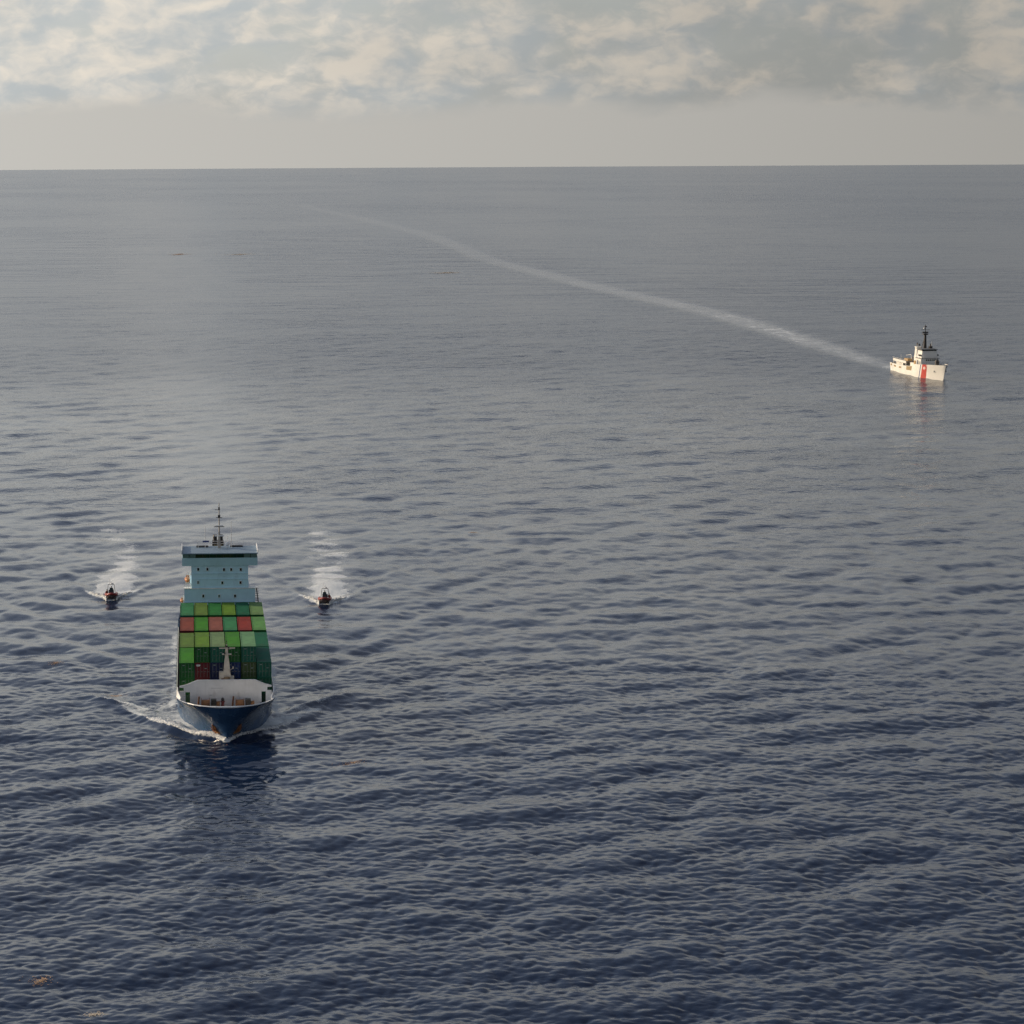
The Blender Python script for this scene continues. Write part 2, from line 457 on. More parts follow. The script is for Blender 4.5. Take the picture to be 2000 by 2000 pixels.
        fo[i] = np.maximum(fo[i], bump(ax - np.interp(u, [0, 8, 16, 48, 52], [0.3, 3.0, 4.8, 5.2, 4.6]), 0.7) * np.interp(u, [0, 2, 30, 52, 58], [0.0, 0.35, 0.4, 0.6, 0.5]))
        dz[i] += 0.22 * np.cos(2 * np.pi * (u * 0.55 - ax * 0.84) / 8.0) * bump(ax - 0.36 * np.maximum(u, 0), 6 + 0.05 * np.maximum(u, 0)) * np.interp(u, [5, 20, 200, 420], [0, 1, 0.7, 0])
    k = np.nonzero(fo > 0.01)[0]
    if len(k):
        br = 0.55 + 0.5 * hash_noise(x[k] * 0.7, y[k], 2.0, 21) + 0.35 * hash_noise(x[k] * 0.6, y[k], 5.3, 22)
        fo[k] = np.clip(fo[k] * np.where(fo[k] > 0.85, np.maximum(br, 0.9), br), 0, 1)
    return dz, fo, sm, wa


def sea_height(x, y):
    x = np.atleast_1d(np.array(x, float)); y = np.atleast_1d(np.array(y, float))
    r = np.hypot(x, y); ds = np.maximum(r * r / (CAM_H * 2406.0), r * 0.00087)
    return WV.sample(x, y, ds)[:, 2] + wakes(x, y)[0] - r * r / (2 * EARTH)


def build_sea():
    a_f = np.arange(-9.0, 21.0, 0.05)
    a_m0 = np.arange(-14, -9, 0.25); a_m1 = np.arange(21, 26, 0.25)
    a_c = np.arange(26, 346, 2.5)
    ang = np.radians(np.concatenate([a_m0, a_f, a_m1, a_c]))
    rows = list(np.linspace(2, 200, 14)) + list(np.linspace(205, 226, 6))
    r = 226.0
    while r < 36000:
        r += (0.66 if r < 430 else 1.0) * r * r / (CAM_H * 2406.0); rows.append(r)
    rows += [40000, 48000, 60000]
    R = np.array(rows); nr, na = len(R), len(ang)
    dr = np.gradient(R)
    rr, aa = np.meshgrid(R, ang, indexing='ij')
    x = (rr * np.sin(aa)).ravel(); y = (rr * np.cos(aa)).ravel()
    da = np.gradient(np.concatenate([ang]))
    da = np.maximum(da, 1e-5)
    ds = np.maximum(np.repeat(dr, na), (rr * da[None, :]).ravel())
    disp = WV.sample(x, y, ds)
    dz, foam, smooth, wash_sheen = wakes(x, y)
    damp = 1 - 0.45 * np.clip(smooth, 0, 1)
    co = np.empty((nr * na, 3), np.float32)
    co[:, 0] = x + disp[:, 0] * damp; co[:, 1] = y + disp[:, 1] * damp
    co[:, 2] = disp[:, 2] * damp + dz - rr.ravel() ** 2 / (2 * EARTH)
    i = np.arange(nr - 1)[:, None] * na; j = np.arange(na)[None, :]; jn = (j + 1) % na
    q = np.stack([i + j, i + na + j, i + na + jn, i + jn], -1).reshape(-1, 4)
    q = q[:, ::-1]
    me = bpy.data.meshes.new('sea')
    me.vertices.add(nr * na); me.vertices.foreach_set('co', co.ravel())
    nq = len(q)
    me.loops.add(nq * 4); me.loops.foreach_set('vertex_index', q.ravel().astype(np.int32))
    me.polygons.add(nq); me.polygons.foreach_set('loop_start', np.arange(0, nq * 4, 4, dtype=np.int32))
    me.polygons.foreach_set('use_smooth', np.ones(nq, bool))
    me.update(calc_edges=True)
    def attr(name, v):
        a = me.attributes.new(name, 'FLOAT', 'POINT'); a.data.foreach_set('value', np.ascontiguousarray(v, dtype=np.float32))
    attr('foam', foam)
    attr('calm', smooth); attr('wash_sheen', wash_sheen)
    # how much of the middle-sized and large waves the mesh itself cannot carry at this distance
    def lost(l0): return 1 - sstep(l0 * 1.10 - ds, 0, l0 * 0.60)
    attr('veil', sstep(rr.ravel(), 3500, 30000))
    attr('lost_small', lost(2.0)); attr('lost_mid', lost(5.0)); attr('lost_big', lost(11.0))
    o = bpy.data.objects.new('sea', me); COL.objects.link(o); tag(o, kind='structure')
    me.materials.append(sea_material())
    return o


def sea_material():
    m = bpy.data.materials.new('sea_water'); m.use_nodes = True
    T = NT(m.node_tree); b = T.n['Principled BSDF']; out = T.n['Material Output']
    oc = T.node('ShaderNodeTexCoord').outputs['Object']
    def at(name):
        a = T.node('ShaderNodeAttribute'); a.attribute_name = name; return a.outputs['Fac']
    rot = (0, 0, -CREST)
    gust = T.ramp(T.noise(T.mapping(oc, (1, 0.55, 1)), 0.0012, 5, 0.62), 0.34, 0.66, 0.40, 1.40)
    paws = T.ramp(T.noise(T.mapping(oc, (0.5, 1.0, 1.0), rot), 0.022, 3, 0.6), 0.30, 0.70, 0.65, 1.4)      # cat's-paws of wind
    gust = T.math('MULTIPLY', gust, paws)
    n0 = T.noise(T.mapping(oc, (0.6, 1.0, 1.0), (0, 0, -0.10)), 1.7, 2, 0.5)        # ripples under a metre
    n1 = T.noise(T.mapping(oc, (0.75, 1.0, 1.0), rot), 0.42, 2, 0.55)
    n2 = T.noise(T.mapping(oc, (0.65, 1.0, 1.0), rot), 0.165, 2, 0.55)
    n3 = T.noise(T.mapping(oc, (0.40, 1.0, 1.0), rot), 0.062, 2, 0.5)
    near = T.math('SUBTRACT', 1.0, T.math('MULTIPLY', at('lost_mid'), 0.75))
    h = T.math('MULTIPLY', T.math('MULTIPLY', n0, 0.055), near)
    h = T.math('MULTIPLY_ADD', T.math('MULTIPLY', n1, 0.34), at('lost_small'), h)
    h = T.math('MULTIPLY_ADD', T.math('MULTIPLY', n2, 0.75), at('lost_mid'), h)
    h = T.math('MULTIPLY_ADD', T.math('MULTIPLY', n3, 1.45), at('lost_big'), h)
    h = T.math('MULTIPLY', h, gust)
    h = T.math('MULTIPLY', h, T.math('SUBTRACT', 1.0, T.math('MULTIPLY', at('veil'), 0.92)))
    h = T.math('MULTIPLY', h, T.math('SUBTRACT', 1.0, T.math('MULTIPLY', at('calm'), 0.55)))
    bp = T.node('ShaderNodeBump'); bp.inputs['Strength'].default_value = 1.0; bp.inputs['Distance'].default_value = 1.0
    if 'Filter Width' in bp.inputs: bp.inputs['Filter Width'].default_value = 0.1
    T.l.new(h, bp.inputs['Height'])
    T.l.new(bp.outputs[0], b.inputs['Normal'])
    b.inputs['Base Color'].default_value = (0.006, 0.017, 0.048, 1)
    T.l.new(T.math('MULTIPLY_ADD', at('lost_mid'), 0.11, 0.13), b.inputs['Roughness'])
    b.inputs['IOR'].default_value = 1.333
    # foam
    f = at('foam')
    fn = T.math('ADD', T.math('MULTIPLY', T.noise(oc, 1.6, 6, 0.68), 0.62), T.math('MULTIPLY', T.noise(T.mapping(oc, (0.6, 1, 1)), 0.30, 3, 0.6), 0.38))
    thr = T.math('SUBTRACT', 0.84, T.math('MULTIPLY', f, 0.62))
    fac = T.ramp(T.math('SUBTRACT', fn, thr), -0.075, 0.095)
    fac = T.math('MULTIPLY', fac, T.ramp(f, 0.03, 0.85, 0.18, 1.0, smooth=False))
    fac = T.math('MULTIPLY', fac, T.ramp(f, 0.02, 0.12))
    wn = T.noise(T.mapping(oc, (0.6, 1, 1)), 0.40, 4, 0.65)
    fac = T.math('MAXIMUM', fac, T.math('MULTIPLY', at('wash_sheen'), T.ramp(wn, 0.25, 0.75, 0.06, 0.52)))
    fb = T.node('ShaderNodeBsdfPrincipled')
    T.l.new(T.mix(T.noise(oc, 2.3, 3), (0.60, 0.66, 0.68), (0.82, 0.83, 0.82)), fb.inputs['Base Color'])
    fb.inputs['Roughness'].default_value = 0.75
    fbp = T.node('ShaderNodeBump'); fbp.inputs['Distance'].default_value = 0.35
    T.l.new(fn, fbp.inputs['Height']); T.l.new(fbp.outputs[0], fb.inputs['Normal'])
    mx = T.node('ShaderNodeMixShader')
    T.l.new(fac, mx.inputs[0]); T.l.new(b.outputs[0], mx.inputs[1]); T.l.new(fb.outputs[0], mx.inputs[2])
    T.l.new(mx.outputs[0], out.inputs['Surface'])
    return m


build_sea()


# ------------------------------------------------------------------ hulls
class Hull:
    """half-breadth grid: distance u aft of the stem at each level, flared from waterline to rail"""
    def __init__(self, stem, rail_z, wl, rail, length, keel=-1.6, p=1.7, transom=0.0):
        self.stem, self.rail_z, self.wl, self.rail, self.length, self.keel, self.p, self.transom = stem, rail_z, wl, rail, length, keel, p, transom
        self.ztop = max(z for _, z in rail_z)
    def ystem(self, z): return float(np.interp(z, *zip(*self.stem)))
    def zrail(self, y): return float(np.interp(y, *zip(*self.rail_z)))
    def half(self, y, z):
        u = y - self.ystem(z)
        t = max(0.0, min(1.0, z / self.zrail(y))) ** self.p
        return (1 - t) * float(np.interp(u, *zip(*self.wl))) + t * float(np.interp(u, *zip(*self.rail)))
    def surf(self, side, u, w, off=0.0):
        """point on the shell: u aft of the stem, w = 0 keel .. 1 rail"""
        zr = self.zrail(u + self.ystem(self.ztop)); z = self.keel + w * (zr - self.keel)
        y = self.ystem(z) + u
        zr = self.zrail(y); z = self.keel + w * (zr - self.keel)
        y = min(self.ystem(z) + u, self.length)
        return Vector((side * (self.half(y, z) + off), y, z))
    def mesh(self, us, nw=16):
        mb = MB(); ws = np.linspace(0, 1, nw)
        for side in (-1, 1):
            v = [self.surf(side, u, w) for u in us for w in ws]
            f = []
            for a in range(len(us) - 1):
                for b in range(nw - 1):
                    q = (a * nw + b, (a + 1) * nw + b, (a + 1) * nw + b + 1, a * nw + b + 1)
                    f.append(q if side > 0 else q[::-1])
            mb.add(v, f)
        n = len(us); L = (n - 1) * nw; o = n * nw
        mb.f += [(L + b, o + L + b, o + L + b + 1, L + b + 1) for b in range(nw - 1)]
        return mb
    def rim(self, us, inset=0.12):
        """inner face of the bulwark and its cap, joined by a band"""
        return [(self.surf(-1, u, 1), self.surf(1, u, 1)) for u in us]


HULL = Hull(stem=[(-1.6, 0.3), (0, 0.0), (1.5, -0.15), (3.0, -0.7), (4.5, -1.5), (6.1, -2.35), (7, -2.8)],
            rail_z=[(-4, 6.15), (2, 6.0), (6, 5.75), (9.5, 5.45), (11.2, 4.35), (60, 4.2), (95, 4.4)],
            wl=[(0, 0.0), (0.4, 0.35), (1.5, 0.95), (3, 1.7), (6, 3.2), (10, 5.1), (14, 6.6), (18, 7.4), (24, 7.9), (70, 7.9), (84, 7.0), (95, 5.8)],
            rail=[(0, 0.0), (0.06, 0.9), (0.2, 1.7), (0.5, 2.6), (1.1, 3.9), (2.2, 5.2), (3.8, 6.35), (5.8, 7.2), (7.5, 7.65), (10, 7.9), (14, 8.0), (80, 8.0), (95, 7.2)],
            length=92.0, p=1.45)
US = [0, 0.03, 0.08, 0.2, 0.35, 0.55, 0.85, 1.2, 1.6, 2.1, 2.7, 3.4, 4.2, 5, 6, 7, 8, 9, 10, 11, 12, 13, 13.5, 14, 15, 16.5, 18, 20, 23, 27, 32, 40, 50, 60, 70, 76, 82, 86, 90, 94, 97]


def bulwark_inner(hull, us, thick, deck_z):
    """inside skin from rail down to the deck plus the flat cap, following the flare"""
    mb = MB(); n = 7
    for s in (-1, 1):
        v = []
        for u in us:
            zr = hull.surf(s, u, 1).z; w0 = (deck_z - hull.keel) / (zr - hull.keel)
            v.append(hull.surf(s, u, 1))
            for w in np.linspace(1, w0, n - 1):
                p = hull.surf(s, u, w); v.append(Vector((max(0.0, abs(p.x) - thick) * s, p.y + (0.30 if u < 6 else 0.03), p.z)))
        f = [(a * n + b, a * n + b + 1, (a + 1) * n + b + 1, (a + 1) * n + b) for a in range(len(us) - 1) for b in range(n - 1)]
        mb.add(v, f)
    return mb


def build_cargo_ship():
    ship = empty('container_ship', CARGO_O, CARGO_R)
    tag(ship, 'blue hulled container ship with pale bridge tower, heading towards the viewer', 'container ship')
    blue = paint('hull_blue_paint', (0.030, 0.078, 0.165), 0.26, 0.22, 0.35, rust=0.25)
    white = paint('ship_white_paint', (0.78, 0.78, 0.77), 0.4, 0.10, 0.5, rust=0.18)
    aqua = paint('house_pale_paint', (0.48, 0.71, 0.82), 0.45, 0.08, 0.4, rust=0.08)
    roofm = paint('roof_grey_blue_paint', (0.17, 0.25, 0.33), 0.6, 0.12, 0.6)
    deckm = paint('deck_brown_paint', (0.10, 0.055, 0.04), 0.7, 0.3, 0.7, rust=0.4)
    dark = paint('dark_steel', (0.025, 0.025, 0.028), 0.5, 0.25, 1.0, rust=0.2)
    cream = paint('mast_cream_paint', (0.66, 0.60, 0.50), 0.45, 0.12, 1.2, rust=0.3)
    rustm = paint('rusty_steel', (0.26, 0.10, 0.035), 0.8, 0.3, 1.5, rust=0.6)
    ochre = paint('winch_ochre_paint', (0.27, 0.125, 0.05), 0.6, 0.25, 1.5, rust=0.5)
    maroon = paint('maroon_paint', (0.16, 0.03, 0.035), 0.6, 0.2, 1.0)
    green = paint('hatch_green_paint', (0.02, 0.07, 0.045), 0.6, 0.25, 0.6, rust=0.3)

    hull = HULL.mesh(US).build('hull', blue, ship, smooth=True)
    bulwark_inner(HULL, US[:28], 0.16, 3.2).build('bulwark_lining', white, ship, smooth=False)
    # decks
    mb = MB(); pts = []
    for s in (1, -1):
        row = [(s * max(0.02, HULL.half(y, 3.0) - 0.12), y) for y in (0.1, 0.6, 1.2, 2, 3, 4, 5, 6, 7, 8, 9, 10, 11, 12, 14, 16, 19, 22, 26, 30, 50, 70, 80, 91.8)]
        pts += row if s > 0 else row[::-1]
    mb.prism_z(pts, 3.0, 3.2); mb.build('deck', deckm, ship)
    # cap rail in pale grey along the stem
    mb = MB(); q = [HULL.surf(-1, u, 1) for u in (3.4, 2.1, 1.2, 0.55, 0.2, 0.08, 0.03)] + [HULL.surf(1, u, 1) for u in (0.03, 0.08, 0.2, 0.55, 1.2, 2.1, 3.4)]
    mb.path([p + Vector((0, 0.06, 0.05)) for p in q], [0.10] * 4 + [0.16] * 6 + [0.10] * 4, 8); mb.build('cap_rail', white, hull)
    # bulbous forefoot just awash
    mb = MB(); mb.sphere((0, -0.2, -0.75), 0.75, 2.4, 0.95, 14, 10); mb.build('bulbous_bow', paint('bulb_red_paint', (0.35, 0.16, 0.10), 0.4, 0.2, 1), hull, smooth=True)
    # anchors with rusty pockets, hawse holes
    for s in (-1, 1):
        mb = MB()
        AU, AW = 1.75, 0.47
        c = HULL.surf(s, AU, AW, 0.10)
        d = (HULL.surf(s, AU + 0.6, AW, 0.10) - c).normalized(); up = (HULL.surf(s, AU, AW + 0.12, 0.10) - c).normalized(); n = up.cross(d) * s
        n = n if n.x * s > 0 else -n
        def P(a, b, k=0.0): return c + d * a + up * b + n * k
        mb.tube(P(0, 0.75, 0.05), P(0, -0.45, 0.22), 0.11, 0.13)
        mb.path([P(-0.62, 0.25, 0.18), P(-0.5, -0.35, 0.22), P(0, -0.6, 0.25), P(0.5, -0.35, 0.22), P(0.62, 0.25, 0.18)], [0.05, 0.13, 0.17, 0.13, 0.05], 8)
        an = mb.build('anchor', rustm, hull, smooth=True)
        mb = MB(); v = []
        for i in range(7):
            for j in range(7):
                a_, b_ = i / 6 - 0.5, j / 6 - 0.5; wob = 0.8 + 0.35 * math.sin(i * 2.1 + j * 1.3)
                v.append(HULL.surf(s, AU + a_ * 1.15 * wob * (1.25 - 0.7 * (b_ + 0.5)), AW - 0.035 + b_ * 0.19, 0.06))
        mb.add(v, [(i * 7 + j, (i + 1) * 7 + j, (i + 1) * 7 + j + 1, i * 7 + j + 1) for i in range(6) for j in range(6)])
        mb.build('rust_stain', paint('rust_streak', (0.30, 0.15, 0.07), 0.85, 0.5, 2.0, rust=0.7), an)
        # name on the bow, too small to read: pale strokes
        mb = MB()
        for k in range(9):
            if k in (2,): continue
            u0 = 2.5 + k * 0.42
            for (a0, a1, w0, w1) in ((0, 0.10, 0.885, 0.945), (0.10, 0.26, 0.925 if k % 2 else 0.90, 0.945 if k % 2 else 0.915), (0.22, 0.29, 0.885, 0.92 if k % 3 else 0.945)):
                pts = [HULL.surf(s, u0 + a, w, 0.09) for a, w in ((a0, w0), (a1, w0), (a1, w1), (a0, w1))]
                mb.add(pts, [(0, 1, 2, 3)])
        tag(mb.build('name_lettering', paint('lettering_pale', (0.62, 0.60, 0.50), 0.6, 0.15, 2), hull), kind='stuff')
        # white draught / load stripe along the side
        mb = MB(); us = np.linspace(9, 88, 40)
        v = [HULL.surf(s, u, w, 0.025) for u in us for w in (0.97, 0.995)]
        mb.add(v, [(2 * k, 2 * k + 2, 2 * k + 3, 2 * k + 1) for k in range(39)]); mb.build('side_stripe', white, hull)
        # bulwark screens beside the breakwater
        mb = MB(); v = []
        for y, zt in ((5.2, 6.05), (6.6, 6.35), (8.2, 6.55), (10.45, 6.62)):
            x = HULL.half(y, 5.6) - 0.06
            for xx in (x, x - 0.12): v += [(s * xx, y, HULL.zrail(y) - 0.1), (s * (xx - 0.12), y, zt)]
        f = []
        for k in range(3):
            for (a, b) in ((0, 1), (1, 3), (3, 2), (2, 0)): f.append((k * 4 + a, k * 4 + b, k * 4 + 4 + b, k * 4 + 4 + a))
        f += [(0, 1, 3, 2), (12, 13, 15, 14)]
        mb.add(v, f).build('bulwark_screen', white, ship)
        # open rail along the cargo deck
        mb = MB()
        for y in np.arange(12.0, 66.0, 1.8): mb.box(s * 7.86 - 0.05, s * 7.86 + 0.05, y - 0.04, y + 0.04, 4.2, 5.35)
        for z in (4.55, 4.95, 5.32): mb.box(s * 7.86 - 0.045, s * 7.86 + 0.045, 11.3, 66.5, z - 0.05, z + 0.05)
        mb.build('side_rail', white, ship)
    # breakwater: white wall across the foredeck, doorways left open
    wall = empty('breakwater', (0, 0, 0)); wall.parent = ship
    mb = MB()
    mb.prism([(-5.72, 3.2), (5.78, 3.2), (5.78, 7.18), (4.75, 7.62), (-4.5, 7.62), (-5.72, 7.12)], 10.4, 10.56)
    for s in (-1, 1):
        a = 5.72 if s < 0 else 5.78
        mb.prism([(s * a, 5.75), (s * 6.45, 5.75), (s * 6.45, 6.86), (s * a, 7.15)], 10.4, 10.56)
        mb.prism([(s * 6.45, 3.2), (s * 6.72, 3.2), (s * 6.72, 6.75), (s * 6.45, 6.85)], 10.4, 10.56)
        mb.prism([(s * 6.72, 3.2), (s * 7.4, 3.2), (s * 7.4, 5.95), (s * 6.72, 5.95)], 10.4, 10.56)
        mb.prism([(s * 6.72, 6.5), (s * 7.4, 6.5), (s * 7.4, 6.64), (s * 6.72, 6.75)], 10.4, 10.56)
    mb.build('plate', white, wall)
    mb = MB(); mb.path([(-7.4, 10.46, 6.68), (-6.3, 10.46, 6.92), (-4.5, 10.46, 7.66), (4.75, 10.46, 7.66), (6.35, 10.46, 6.95), (7.4, 10.46, 6.68)], [0.11] * 6, 6).build('top_edge', white, wall)
    for x in np.arange(-4.5, 5, 1.5):
        MB().prism_z([(x - 0.05, 10.57), (x + 0.05, 10.57), (x + 0.05, 11.3), (x - 0.05, 11.3)], 3.2, 6.6).build('stiffener', white, wall)
    MB().box(-2.3, -0.4, 10.36, 10.4, 6.35, 6.40).box(-2.6, -2.2, 10.36, 10.4, 5.2, 5.26).build_each('grab_rail', paint('grey_paint', (0.35, 0.36, 0.37), 0.5, 0.1, 1), wall)
    # mooring winches
    for x0 in (-2.75, 2.75):
        w = empty('mooring_winch', (x0, 8.3, 3.2)); w.parent = ship; w.scale = (1.25, 1.25, 1.25)
        MB().box(-1.3, 1.3, -0.5, 0.5, 0, 0.3).build('bed', dark, w)
        MB().tube((-0.9, 0, 0.85), (0.1, 0, 0.85), 0.55, n=14).tube((-0.95, 0, 0.85), (-0.9, 0, 0.85), 0.8, n=14).tube((0.1, 0, 0.85), (0.15, 0, 0.85), 0.8, n=14).build('drum', ochre, w, smooth=False)
        MB().box(0.3, 1.0, -0.4, 0.45, 0.3, 1.45).build('gearbox', dark, w)
        MB().tube((1.0, 0, 0.85), (1.45, 0, 0.85), 0.32, 0.4, n=12).build('warping_head', ochre, w)
        MB().tube((-1.35, 0.5, 0.3), (-1.2, 0.6, 1.7), 0.12, 0.10).build('brake_post', rustm, w)
    for x, y in ((-1.2, 3.4), (-0.7, 3.4), (0.7, 3.4), (1.2, 3.4), (-4.6, 5.6), (-4.1, 5.9), (4.6, 5.6), (4.1, 5.9), (-5.7, 8.6), (5.7, 8.6)):
        MB().tube((x, y, 3.2), (x, y, 4.25), 0.17, n=10).tube((x, y, 4.25), (x, y, 4.32), 0.23, n=10).build('bollard', dark, ship)
    MB().tube((-0.5, 8.2, 3.2), (-0.5, 8.2, 4.6), 0.24, n=10).tube((-0.5, 8.2, 4.6), (-0.5, 8.2, 4.75), 0.36, n=10).build('ventilator_post', maroon, ship)
    MB().sphere((-0.5, 8.2, 5.0), 0.26, 0.26, 0.33).build('ventilator_head', dark, ship, smooth=True)
    # foremast on its little house
    fm = empty('foremast', (0.25, 11.7, 0)); fm.parent = ship
    MB().box(-1.25, 1.15, -0.35, 0.75, 3.2, 8.05).box(-1.25, -0.35, -0.35, 0.75, 8.05, 8.75).build('mast_house', cream, fm)
    MB().frustum((0, 0.1, 8.05), (0.62, 0.42), (0, 0.1, 10.9), (0.34, 0.26)).frustum((0, 0.1, 10.9), (0.30, 0.22), (0, 0.1, 13.2), (0.12, 0.10)).build('tower', cream, fm)
    MB().tube((0, 0.1, 13.2), (0, 0.1, 13.7), 0.06).sphere((0, 0.1, 13.75), 0.10).build('pole_light', dark, fm)
    MB().box(-1.2, 1.35, 0.02, 0.14, 12.55, 12.67).box(-0.75, 0.75, -0.25, 0.45, 11.6, 11.68).build('cross_tree', cream, fm)
    MB().box(-0.42, -0.2, -0.3, -0.1, 11.68, 12.0).box(0.2, 0.42, -0.3, -0.1, 12.67, 12.95).box(-0.15, 0.15, -0.2, 0.0, 12.8, 13.1).build_each('navigation_light', dark, fm)
    MB().tube((-0.45, 0.15, 8.2), (-1.15, 0.2, 8.75), 0.05).tube((0.55, 0.15, 9.0), (1.0, 0.1, 9.35), 0.05).tube((1.0, 0.1, 9.2), (1.0, 0.1, 9.6), 0.07).build_each('bracket', cream, fm)
    MB().tube((0.0, -0.62, 7.3), (0.0, -0.40, 8.0), 0.42, 0.5, n=14).build('ventilator_cowl', paint('cowl_tan_paint', (0.30, 0.20, 0.12), 0.7, 0.3, 2, rust=0.4), fm)
    MB().box(-0.9, -0.45, -0.38, -0.34, 7.45, 7.75).build('house_vent', rustm, fm)
    # hatch coamings the boxes stand on
    for y0, y1 in ((12.3, 25.0), (25.2, 37.5), (39.1, 51.7), (53.1, 65.7)):
        MB().box(-7.35, 7.35, y0, y1, 3.2, 4.4).box(-7.45, 7.45, y0 - 0.05, y1 + 0.05, 4.4, 4.87).build('hatch_cover', green, ship)
    for y in (38.3, 52.4, 66.2):
        mb = MB()
        for x in np.linspace(-7.4, 7.4, 7): mb.box(x - 0.12, x + 0.12, y - 0.2, y + 0.2, 3.2, 9.4)
        for z in (5.6, 7.6, 9.35): mb.box(-7.5, 7.5, y - 0.45, y + 0.45, z, z + 0.1)
        mb.build('lashing_bridge', dark, ship)
    # accommodation
    house = empty('accommodation', (0, 0, 0)); house.parent = ship
    MB().box(-6.7, 6.3, 67.0, 68.4, 3.2, 12.4).box(-5.6, 5.3, 68.4, 82.0, 3.2, 12.3).build('lower_block', aqua, house)
    MB().box(-5.38, 5.05, 67.15, 80.0, 12.4, 16.6).build('upper_block', aqua, house)
    for z, x0, x1, y in ((15.2, -5.38, 5.05, 67.15), (14.15, -5.38, 5.05, 67.15), (12.55, -5.38, 5.05, 67.15), (9.9, -6.7, 6.3, 67.0)):
        MB().box(x0, x1, y - 0.09, y + 0.01, z - 0.05, z + 0.05).build('deck_seam', aqua, house)
    MB().box(-6.8, 6.4, 66.9, 68.6, 12.36, 12.48).build('boat_deck', white, house)
    gl = glass()
    for x, z in ((-4.12, 16.0), (-2.43, 16.0), (0.6, 15.9), (1.93, 15.9), (3.69, 15.88), (-4.14, 13.55), (0.29, 13.45), (3.62, 13.45), (-3.23, 11.05), (-0.31, 11.0), (2.6, 11.0)):
        front = 67.15 if z > 12.5 else 67.0
        w = MB().box(x - 0.24, x + 0.24, front - 0.07, front + 0.02, z - 0.32, z + 0.32).build('window', white, house)
        faint = (x, z) in ((-4.14, 13.55), (-0.31, 11.0))
        MB().box(x - 0.17, x + 0.17, front - 0.10, front - 0.06, z - 0.25, z + 0.25).build('pane', paint('pale_green_glass', (0.12, 0.2, 0.2), 0.3, 0.1, 1) if faint else gl, w)  # two faint panes take the paler, greener colour
    # stair and rails on the right side, ladders
    mb = MB()
    for z in np.arange(9.6, 12.3, 0.33): mb.box(6.32, 6.95, 67.4, 67.7, z, z + 0.06)
    mb.tube((6.95, 67.4, 9.2), (6.55, 67.4, 12.3), 0.09).tube((6.95, 67.8, 9.2), (6.55, 67.8, 12.3), 0.09).build('stair', dark, house)
    mb = MB()
    for (x0, x1) in ((-6.7, -5.5),):
        for z in (12.9, 13.4): mb.box(x0, x1, 66.9, 66.95, z, z + 0.05)
        for x in np.linspace(x0, x1, 4): mb.box(x - 0.025, x + 0.025, 66.9, 66.95, 12.5, 13.4)
    mb.build('rail', white, house)
    # wheelhouse, windows raked outwards
    wh = empty('wheelhouse', (0, 0, 0)); wh.parent = ship
    mb = MB(); X0, X1 = -7.06, 6.78
    mb.add([(X0, 67.0, 16.62), (X1, 67.0, 16.62), (X1, 66.65, 18.15), (X0, 66.65, 18.15), (X0, 74.6, 16.62), (X1, 74.6, 16.62), (X1, 74.6, 18.15), (X0, 74.6, 18.15)],
           [(0, 1, 2, 3), (4, 7, 6, 5), (0, 3, 7, 4), (1, 5, 6, 2), (0, 4, 5, 1), (3, 2, 6, 7)]).build('front_plating', aqua, wh)
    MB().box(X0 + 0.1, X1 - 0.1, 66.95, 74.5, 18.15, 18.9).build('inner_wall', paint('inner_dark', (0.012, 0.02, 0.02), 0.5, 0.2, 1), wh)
    n = 11
    for k in range(n):
        a = X0 + 0.05 + (X1 - X0 - 0.1) * k / n; b = X0 + 0.05 + (X1 - X0 - 0.1) * (k + 1) / n
        mb = MB(); y0, y1 = 66.68, 66.52
        mb.add([(a + 0.07, y0, 18.17), (b - 0.07, y0, 18.17), (b - 0.07, y1, 18.88), (a + 0.07, y1, 18.88), (a + 0.07, y0 + 0.04, 18.17), (b - 0.07, y0 + 0.04, 18.17), (b - 0.07, y1 + 0.04, 18.88), (a + 0.07, y1 + 0.04, 18.88)],
               [(0, 1, 2, 3), (4, 7, 6, 5), (0, 3, 7, 4), (1, 5, 6, 2), (0, 4, 5, 1), (3, 2, 6, 7)]).build('window_pane', paint('pale_green_glass', (0.12, 0.2, 0.2), 0.3, 0.1, 1) if k in (0, 1, 9, 10) else gl, wh)  # end panes paler: a reflection put into the glass colour
        if k: MB().frustum((a, y0 + 0.03, 18.15), (0.05, 0.05), (a, y1 + 0.03, 18.9), (0.05, 0.05)).build('mullion', dark, wh)
    MB().box(X0 - 0.08, X1 + 0.08, 66.38, 74.7, 18.9, 19.06).build('roof', roofm, wh)
    for x in (X0 - 0.02, X1 + 0.02): MB().box(x - 0.06, x + 0.06, 66.5, 74.7, 19.06, 19.6).build('wing_bulwark', white, wh)
    mb = MB()
    for x in np.linspace(-4.2, 4.4, 8): mb.box(x - 0.03, x + 0.03, 73.9, 73.96, 19.06, 20.1)
    for z in (19.6, 20.05): mb.box(-4.2, 4.4, 73.9, 73.96, z, z + 0.06)
    mb.build('roof_rail', white, wh)
    MB().box(-4.4, -2.2, 73.2, 74.2, 19.06, 19.30).box(1.9, 4.2, 73.3, 74.2, 19.06, 19.32).build_each('roof_locker', dark, wh)
    # signal mast above the wheelhouse
    m = empty('signal_mast', (-0.15, 72.5, 19.06)); m.parent = ship
    MB().frustum((0, 0, 0), (0.28, 0.28), (0, 0, 3), (0.15, 0.15)).tube((0, 0, 3), (0, 0, 8.4), 0.13, 0.07).build('pole', paint('mast_grey_paint', (0.42, 0.38, 0.33), 0.5, 0.15, 1, rust=0.2), m)
